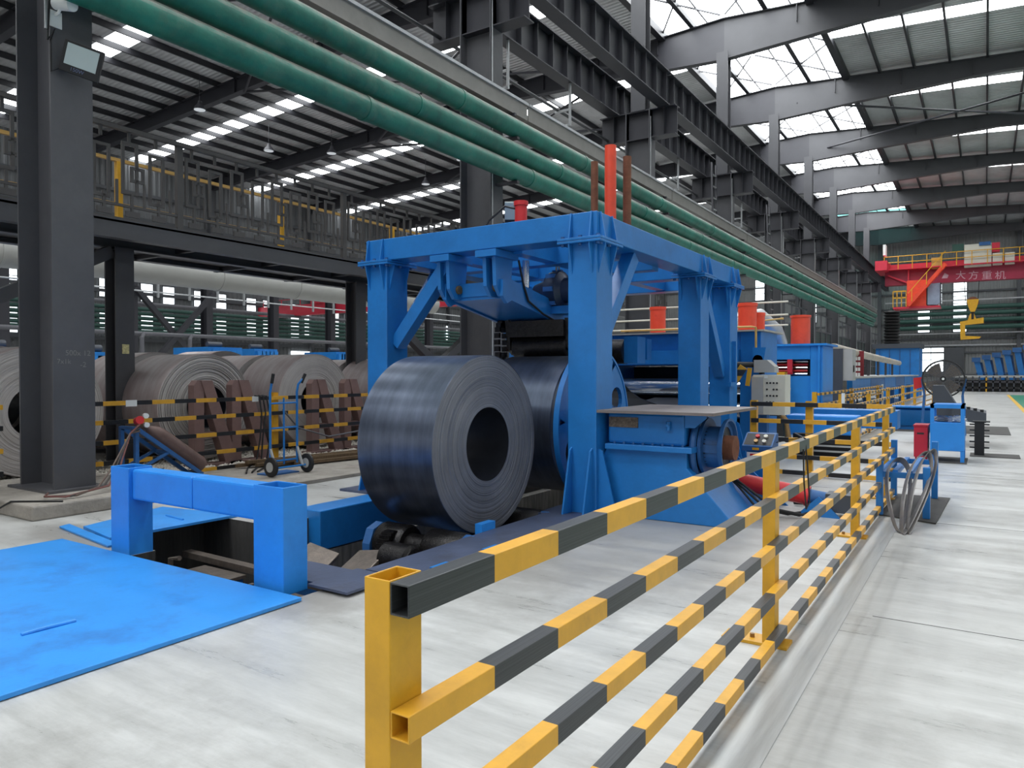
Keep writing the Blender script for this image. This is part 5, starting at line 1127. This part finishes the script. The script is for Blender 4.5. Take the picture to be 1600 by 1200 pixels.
obj('elbow_duct', MB().tube([(-6.6, 19.0, 2.45), (-5.9, 19.4, 2.6), (-5.5, 19.8, 2.95), (-5.2, 20.3, 3.05), (-4.95, 20.9, 2.7), (-4.9, 21.2, 2.35)], .28, 16), GALV, s2, smooth=True)
obj('yellow_pipe', MB().tube([(-4.9, 19.7, 2.3), (-4.9, 19.7, 2.95), (-4.4, 19.7, 2.98)], .03, 6), YELT, s2); obj('yellow_pipe', MB().tube([(-5.2, 19.8, 2.3), (-5.2, 19.8, 3.15), (-6.2, 19.8, 3.15)], .03, 6), YELT, s2)
obj('yellow_box', B(-4.45, -4.2, YA - .5, YA - .2, 1.15, 1.6), YEL, s2); obj('dark_motor', MB().cyl((-4.9, YA - .4, 1.0), (-4.5, YA - .4, 1.0), .25, 16), mat('dark_plum_motor', (70, 44, 50), .5), s2, smooth=True)
obj('operator_screen', MB().prism([(-4.4, .85), (-4.1, .85), (-4.05, 1.2), (-4.3, 1.2)], 'y', YA - .7, YA - .5), CABG, s2); obj('screen_post', B(-4.35, -4.15, YA - .65, YA - .5, 0, .85), BLACK, s2)
# grey electrical box and pale insulated pipe
eb = thing('electrical_cabinet', 'tall grey electrical cabinet at the end of the leveller', 'cabinet', (-3.6, 24, 0))
obj('body', B(-4.3, -3.56, 23.5, 24.3, 0, 2.3), DGREY, eb); obj('door', B(-3.56, -3.3, 23.55, 24.2, 1.35, 2.28), CABG, eb); obj('handle', B(-3.295, -3.27, 23.7, 23.74, 1.6, 1.8), BLACK, eb)
ip = thing('insulated_pipe', 'pale insulated pipe running along the line above the blue tables', 'pipe', (-3.9, 25, 2.3))
obj('pipe', MB().cyl((-4.0, 24.6, 2.35), (-4.6, 52, 2.2), .15, 18), TAN, ip, smooth=True)
for i in range(8): obj('band', MB().cyl((-4.02 - .07 * i, 25 + 3.3 * i, 2.348 - .018 * i), (-4.022 - .07 * i, 25.1 + 3.3 * i, 2.347 - .018 * i), .162, 18), GALV, ip, smooth=True)
for i in range(6): obj('pipe_stand', B(-4.2 - .09 * i, -4.1 - .09 * i, 27 + 4.2 * i, 27.1 + 4.2 * i, 1.46, 2.2), STEELD, ip)
bt = thing('run_out_table', 'long blue run-out table continuing the line behind the far fence', 'machine', (-4.5, 35, 0))
for i in range(6):
    y = 25 + i * 4.4; obj('table_section', B(-6.2, -3.5, y, y + 4.3, .95, 1.4), BLUED if i % 2 else BLUE, bt)
    for x in (-6.0, -3.7): obj('table_leg', B(x - .1, x + .1, y + .3, y + .5, 0, .95), BLUED, bt)
    obj('table_lip', B(-6.2, -3.45, y, y + 4.3, 1.4, 1.46), CABG, bt)
sh = thing('shear_housing', 'blue box housing at the far end of the line below the cable chain', 'machine', (-5.5, 56, 0))
a = atY(1408, 560, 54); b = atY(1436, 560, 54)
obj('housing', B(a.x - 1.5, b.x, 54, 57, 0, 3.2), BLUE, sh); obj('roof', B(a.x - 1.7, b.x + .1, 53.8, 57.2, 3.2, 3.5), DGREY, sh)
for i in range(5): obj('panel_rib', B(a.x - 1.3 + i * .6, a.x - 1.25 + i * .6, 53.95, 54, .1, 3.1), BLUED, sh)
# red vertical banner with white characters
vb = thing('vertical_banner', 'dark red vertical banner with white characters behind the electrical cabinet', 'banner', (-5, 30, 0))
a = atY(1336, 561, 30); b = atY(1344, 592, 30)
obj('banner_board', B(a.x - .12, b.x + .12, 30, 30.03, b.z - .3, a.z + .3), mat('banner_red', (120, 24, 34), .6), vb)
obj('banner_pole', B(a.x + .05, a.x + .1, 30.04, 30.09, 0, b.z - .3), STEEL, vb)
for i in range(5): obj('white_character', MB().box((a.x + b.x) / 2 - .09, (a.x + b.x) / 2 - .01, 29.99, 30, a.z - .05 - i * .2, a.z + .08 - i * .2).box((a.x + b.x) / 2 + .01, (a.x + b.x) / 2 + .09, 29.99, 30, a.z - .05 - i * .2, a.z + .08 - i * .2), WHITE, vb)
# stair ladder and sheds by the column row
for (k, px) in ((2, 1262), (3, 1330)):
    y = Y0 + k * BAY + 6; x = -9.0
    t = thing('column_ladder', 'dark caged access ladder leaning up to the crane beam near column %s' % ('with the silver duct' if k == 2 else 'beyond the leveller'), 'ladder', (x, y, 0))
    for s in (0, .55): obj('stringer', MB().bar((x, y + s, 3.2), (x - .6, y + s + 1.4, 10.3), .1, .06), STEELD, t)
    for i in range(14): f_ = i / 14; obj('rung', MB().bar((x - .6 * f_, y + 1.4 * f_, 3.3 + 7 * f_), (x - .6 * f_, y + .55 + 1.4 * f_, 3.3 + 7 * f_), .05, .04), GALV, t)
# partition panels between the far columns
for k in range(4, 9):
    y = Y0 + k * BAY
    t = thing('partition_panel', 'dark green-grey sheet partition between the far columns', 'partition', (-9.7, y, 0), 'partition panels')
    obj('sheet', B(-9.72, -9.68, y + .3, y + BAY - .3, 0, 4.4), mat('partition_sheet%d' % k, (70, 80, 78), .6, 0, .12, 1), t)
    for i in range(5): obj('stud', B(-9.66, -9.58, y + .4 + i * 2.0, y + .48 + i * 2.0, 0, 5.6), STEELL, t)
    for z in (2.2, 4.4, 5.55): obj('girt', B(-9.66, -9.6, y + .3, y + BAY - .3, z, z + .1), STEELL, t)
# hanging cable chain at the end of the green pipes
cc_ = thing('cable_chain', 'black festoon of looped cables hanging at the end of the green pipes', 'cable chain', (-8.6, 73, 4))
a = atY(1394, 488, 73); b = atY(1394, 545, 73); n = 12
for i in range(n):
    z = a.z + (b.z - a.z) * i / n
    obj('cable_loop', MB().lathe([(-.12, .55), (0, .68), (.12, .55), (0, .42)], (a.x, 73, z), 'z', 20), BLACK, cc_, smooth=True)
obj('carrier_post', B(a.x - .08, a.x + .08, 73.6, 73.76, 0, a.z + .3), BLACK, cc_)

# ================================================================ red overhead crane at the far end
CYR = 70.0; P = lambda px, py: atY(px, py, CYR)
cr = thing('overhead_crane', 'red overhead travelling crane with white lettering, stair and cab', 'crane', (0, CYR, 9))
zt_, zm, zb_ = P(1500, 405).z, P(1500, 416).z, P(1500, 440).z
xl = P(1383, 420).x
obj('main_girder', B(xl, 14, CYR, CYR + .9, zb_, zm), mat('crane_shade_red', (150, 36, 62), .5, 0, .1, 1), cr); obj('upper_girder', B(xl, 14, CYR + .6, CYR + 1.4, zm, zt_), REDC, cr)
obj('walkway', B(xl, 14, CYR - .7, CYR, zm - .02, zm + .08), REDC, cr)
for z in (.6, 1.1): obj('hand_rail', MB().cyl((xl, CYR - .68, zm + z), (4.5, CYR - .68, zm + z), .035, 6), YEL, cr)
for i in range(12): obj('rail_post', MB().cyl((xl + i * 1.05, CYR - .68, zm), (xl + i * 1.05, CYR - .68, zm + 1.1), .035, 6), YEL, cr)
obj('end_carriage', B(xl - .6, xl + .3, CYR - 1.6, CYR + 2.4, zm - .1, zm + .7), REDC, cr)
def cbox(name, a, b, m_, y0=-.6, y1=.4):
    p, q = P(*a), P(*b); return obj(name, B(p.x, q.x, CYR + y0, CYR + y1, q.z, p.z), m_, cr)
cbox('switch_cabinet', (1507, 384), (1549, 416), CREAM, -.5, .5); cbox('switch_cabinet', (1551, 397), (1566, 414), CREAM, -.5, .5); cbox('switch_cabinet', (1570, 396), (1585, 413), CREAM, -.5, .5); cbox('relay_box', (1456, 404), (1471, 420), YELT, -.5, .3); cbox('hoist_motor', (1488, 383), (1506, 393), GREEND, -.3, .4)
cbox('hoist_gear', (1530, 380), (1548, 384), BLUED); cbox('hoist_drum', (1550, 381), (1562, 394), REDC); cbox('lamp_post', (1381, 384), (1385, 400), WHITE)
# stair and cab
cabp0, cabp1 = P(1420, 442), P(1471, 482)
cabo = obj('cab_wall', B(P(1419, 442).x, P(1450, 442).x, CYR - 1.2, CYR + .6, P(1419, 482).z, P(1419, 441).z), REDO, cr)
obj('cab_floor', B(P(1398, 482).x, P(1470, 482).x, CYR - 1.3, CYR + .8, P(1419, 484).z, P(1419, 481).z), REDC, cr)
obj('cab_glass', MB().prism([(P(1450, 478).x, P(1450, 478).z), (P(1465, 478).x, P(1465, 478).z), (P(1471, 474).x, P(1471, 474).z), (P(1471, 444).x, P(1471, 444).z), (P(1450, 446).x, P(1450, 446).z)], 'y', CYR - 1.2, CYR + .6), mat('cab_glass', (150, 160, 180), .15, 0, .2, 1), cr)
for px in (1450, 1471): obj('cab_pillar', B(P(px, 450).x - .04, P(px, 450).x + .04, CYR - 1.24, CYR - 1.16, P(px, 478).z, P(px, 444).z), BLACK, cr)
s_a, s_b = P(1422, 480), P(1479, 416)
for dy in (-1.9, -1.3): obj('stair_stringer', MB().bar((s_a.x, CYR + dy, s_a.z), (s_b.x, CYR + dy, s_b.z), .06, .28), REDO, cr)
for i in range(12): f_ = (i + .5) / 12; q = s_a.lerp(s_b, f_); obj('stair_tread', B(q.x - .14, q.x + .14, CYR - 1.9, CYR - 1.3, q.z - .02, q.z + .02), REDO, cr)
obj('stair_handrail', MB().bar((s_a.x, CYR - 1.95, s_a.z + 1.0), (s_b.x, CYR - 1.95, s_b.z + 1.0), .05, .05), YEL, cr)
for f_ in (.1, .5, .9): q = s_a.lerp(s_b, f_); obj('stair_post', B(q.x - .025, q.x + .025, CYR - 1.97, CYR - 1.93, q.z, q.z + 1.0), YEL, cr)
for (a, b) in (((1398, 458), (1418, 459)), ((1398, 468), (1418, 469))): p, q = P(*a), P(*b); obj('basket_rail', B(p.x, q.x, CYR - 1.3, CYR - 1.25, p.z - .05, p.z + .05), YEL, cr)
for px in (1398, 1404, 1411, 1418): p = P(px, 458); obj('basket_post', B(p.x - .03, p.x + .03, CYR - 1.3, CYR - 1.25, P(px, 482).z, p.z), YEL, cr)
obj('hanger_strut', MB().bar((P(1388, 431).x, CYR - .2, P(1388, 431).z), (P(1420, 443).x, CYR - .2, P(1420, 443).z), .08, .12), REDC, cr); obj('hanger_post', B(P(1419, 430).x, P(1421, 430).x, CYR - .3, CYR - .2, P(1419, 445).z, zm), REDC, cr)
for chr_, px in (('大', 1501), ('方', 1521), ('重', 1542), ('机', 1563)):
    p = P(px, 431); text('painted_character', chr_, .75, mat('faded_white_print' + str(px), (190, 150, 160), .6), cr, (p.x, CYR - .005, p.z), (math.pi / 2, 0, 0), .003)
p = P(1478, 431); obj('painted_emblem', MB().prism([(p.x - .3, p.z - .2), (p.x + .1, p.z - .2), (p.x + .2, p.z + .05), (p.x - .1, p.z + .25)], 'y', CYR - .008, CYR - .002), MATS['faded_white_print1501'], cr)
# hook block and C-hook
hk = thing('c_hook', 'yellow C-shaped coil hook hanging from the crane hook block', 'coil hook', P(1520, 500))
p = P(1520, 470)
for dx in (-.5, .35): obj('hoist_rope', MB().cyl((p.x + dx, CYR, p.z), (p.x + dx * 1.2, CYR, zb_), .03, 6), BLACK, hk)
obj('sheave', MB().cyl((p.x, CYR - .2, p.z - .1), (p.x, CYR + .2, p.z - .1), .42, 24), RUST, hk, smooth=True); obj('block_side', MB().prism([(p.x - .42, p.z + .1), (p.x + .42, p.z + .1), (p.x + .3, p.z - .5), (p.x + .15, p.z - .9), (p.x - .15, p.z - .9), (p.x - .3, p.z - .5)], 'y', CYR - .26, CYR - .2), YEL, hk)
obj('hook_stem', MB().cyl((p.x, CYR, p.z - .9), (p.x, CYR, p.z - 1.6), .14, 12), BLACK, hk, smooth=True)
A = lambda px, py: (P(px, py).x, P(px, py).z)
obj('hook_body', MB().prism([A(1500, 503), A(1537, 496), A(1537, 505), A(1508, 508), A(1508, 525), A(1533, 526), A(1530, 529), A(1501, 531)], 'y', CYR - .25, CYR + .25), YEL, hk)
obj('hook_plate', MB().prism([A(1512, 500), A(1526, 500), A(1522, 490), A(1516, 490)], 'y', CYR - .1, CYR + .1), YEL, hk)
# far wall pipes
for i, z in enumerate((6.2, 6.9, 7.6, 8.2)):
    obj('wall_pipe', MB().cyl((-8.5, YF - 1.0, z), (XR, YF - 1.0, z), .22, 12), GREEND, None, loc=(0, YF - 1, z), label='dark green pipe across the far end wall', cat='pipe', group='pipes on the far end wall', smooth=True)
# row of tilted blue frames on the right
for i in range(9):
    x = -1.0 + i * .72; y = 74 + i * .1
    t = thing('tilted_stand', 'leaning blue steel stand in the row along the far wall', 'machine stand', (x, y, 0), 'leaning blue stands')
    h = 1.9 + .2 * i
    obj('leaning_post', MB().prism([(x + .55, .9), (x + .95, .9), (x + .5, h + .9), (x + .08, h + .9)], 'y', y, y + .35), BLUE, t); obj('head', B(x + .0, x + .62, y - .3, y + .6, h + .62, h + 1.0), BLUED, t); obj('rear_post', MB().prism([(x + .85, .9), (x + 1.05, .9), (x + .75, h + .6), (x + .55, h + .6)], 'y', y + .6, y + .9), BLUED, t)
    obj('shelf', B(x + .3, x + .96, y + .1, y + 1.2, 1.5, 1.62), BLUED, t); obj('foot', B(x + .28, x + .95, y - .3, y + 1.6, 0, .9), DGREY, t)
lr = thing('low_roller_rail', 'dark low roller rail in front of the leaning blue stands', 'conveyor', (2, 73, 0))
for z in (.25, .75, 1.2): obj('rail', B(-2.4, 6, 73, 73.1, z, z + .18), (BLACK, STEELD, CABG)[int(z > .5) + int(z > 1)], lr)
for i in range(18): obj('rail_post', B(-2.4 + i * .48, -2.3 + i * .48, 73.0, 73.12, 0, 1.3), (YEL if i in (5, 12) else DGREY), lr)
obj('rear_panel', B(-2.4, 6, 73.4, 73.5, 0, 1.0), BLACK, lr)
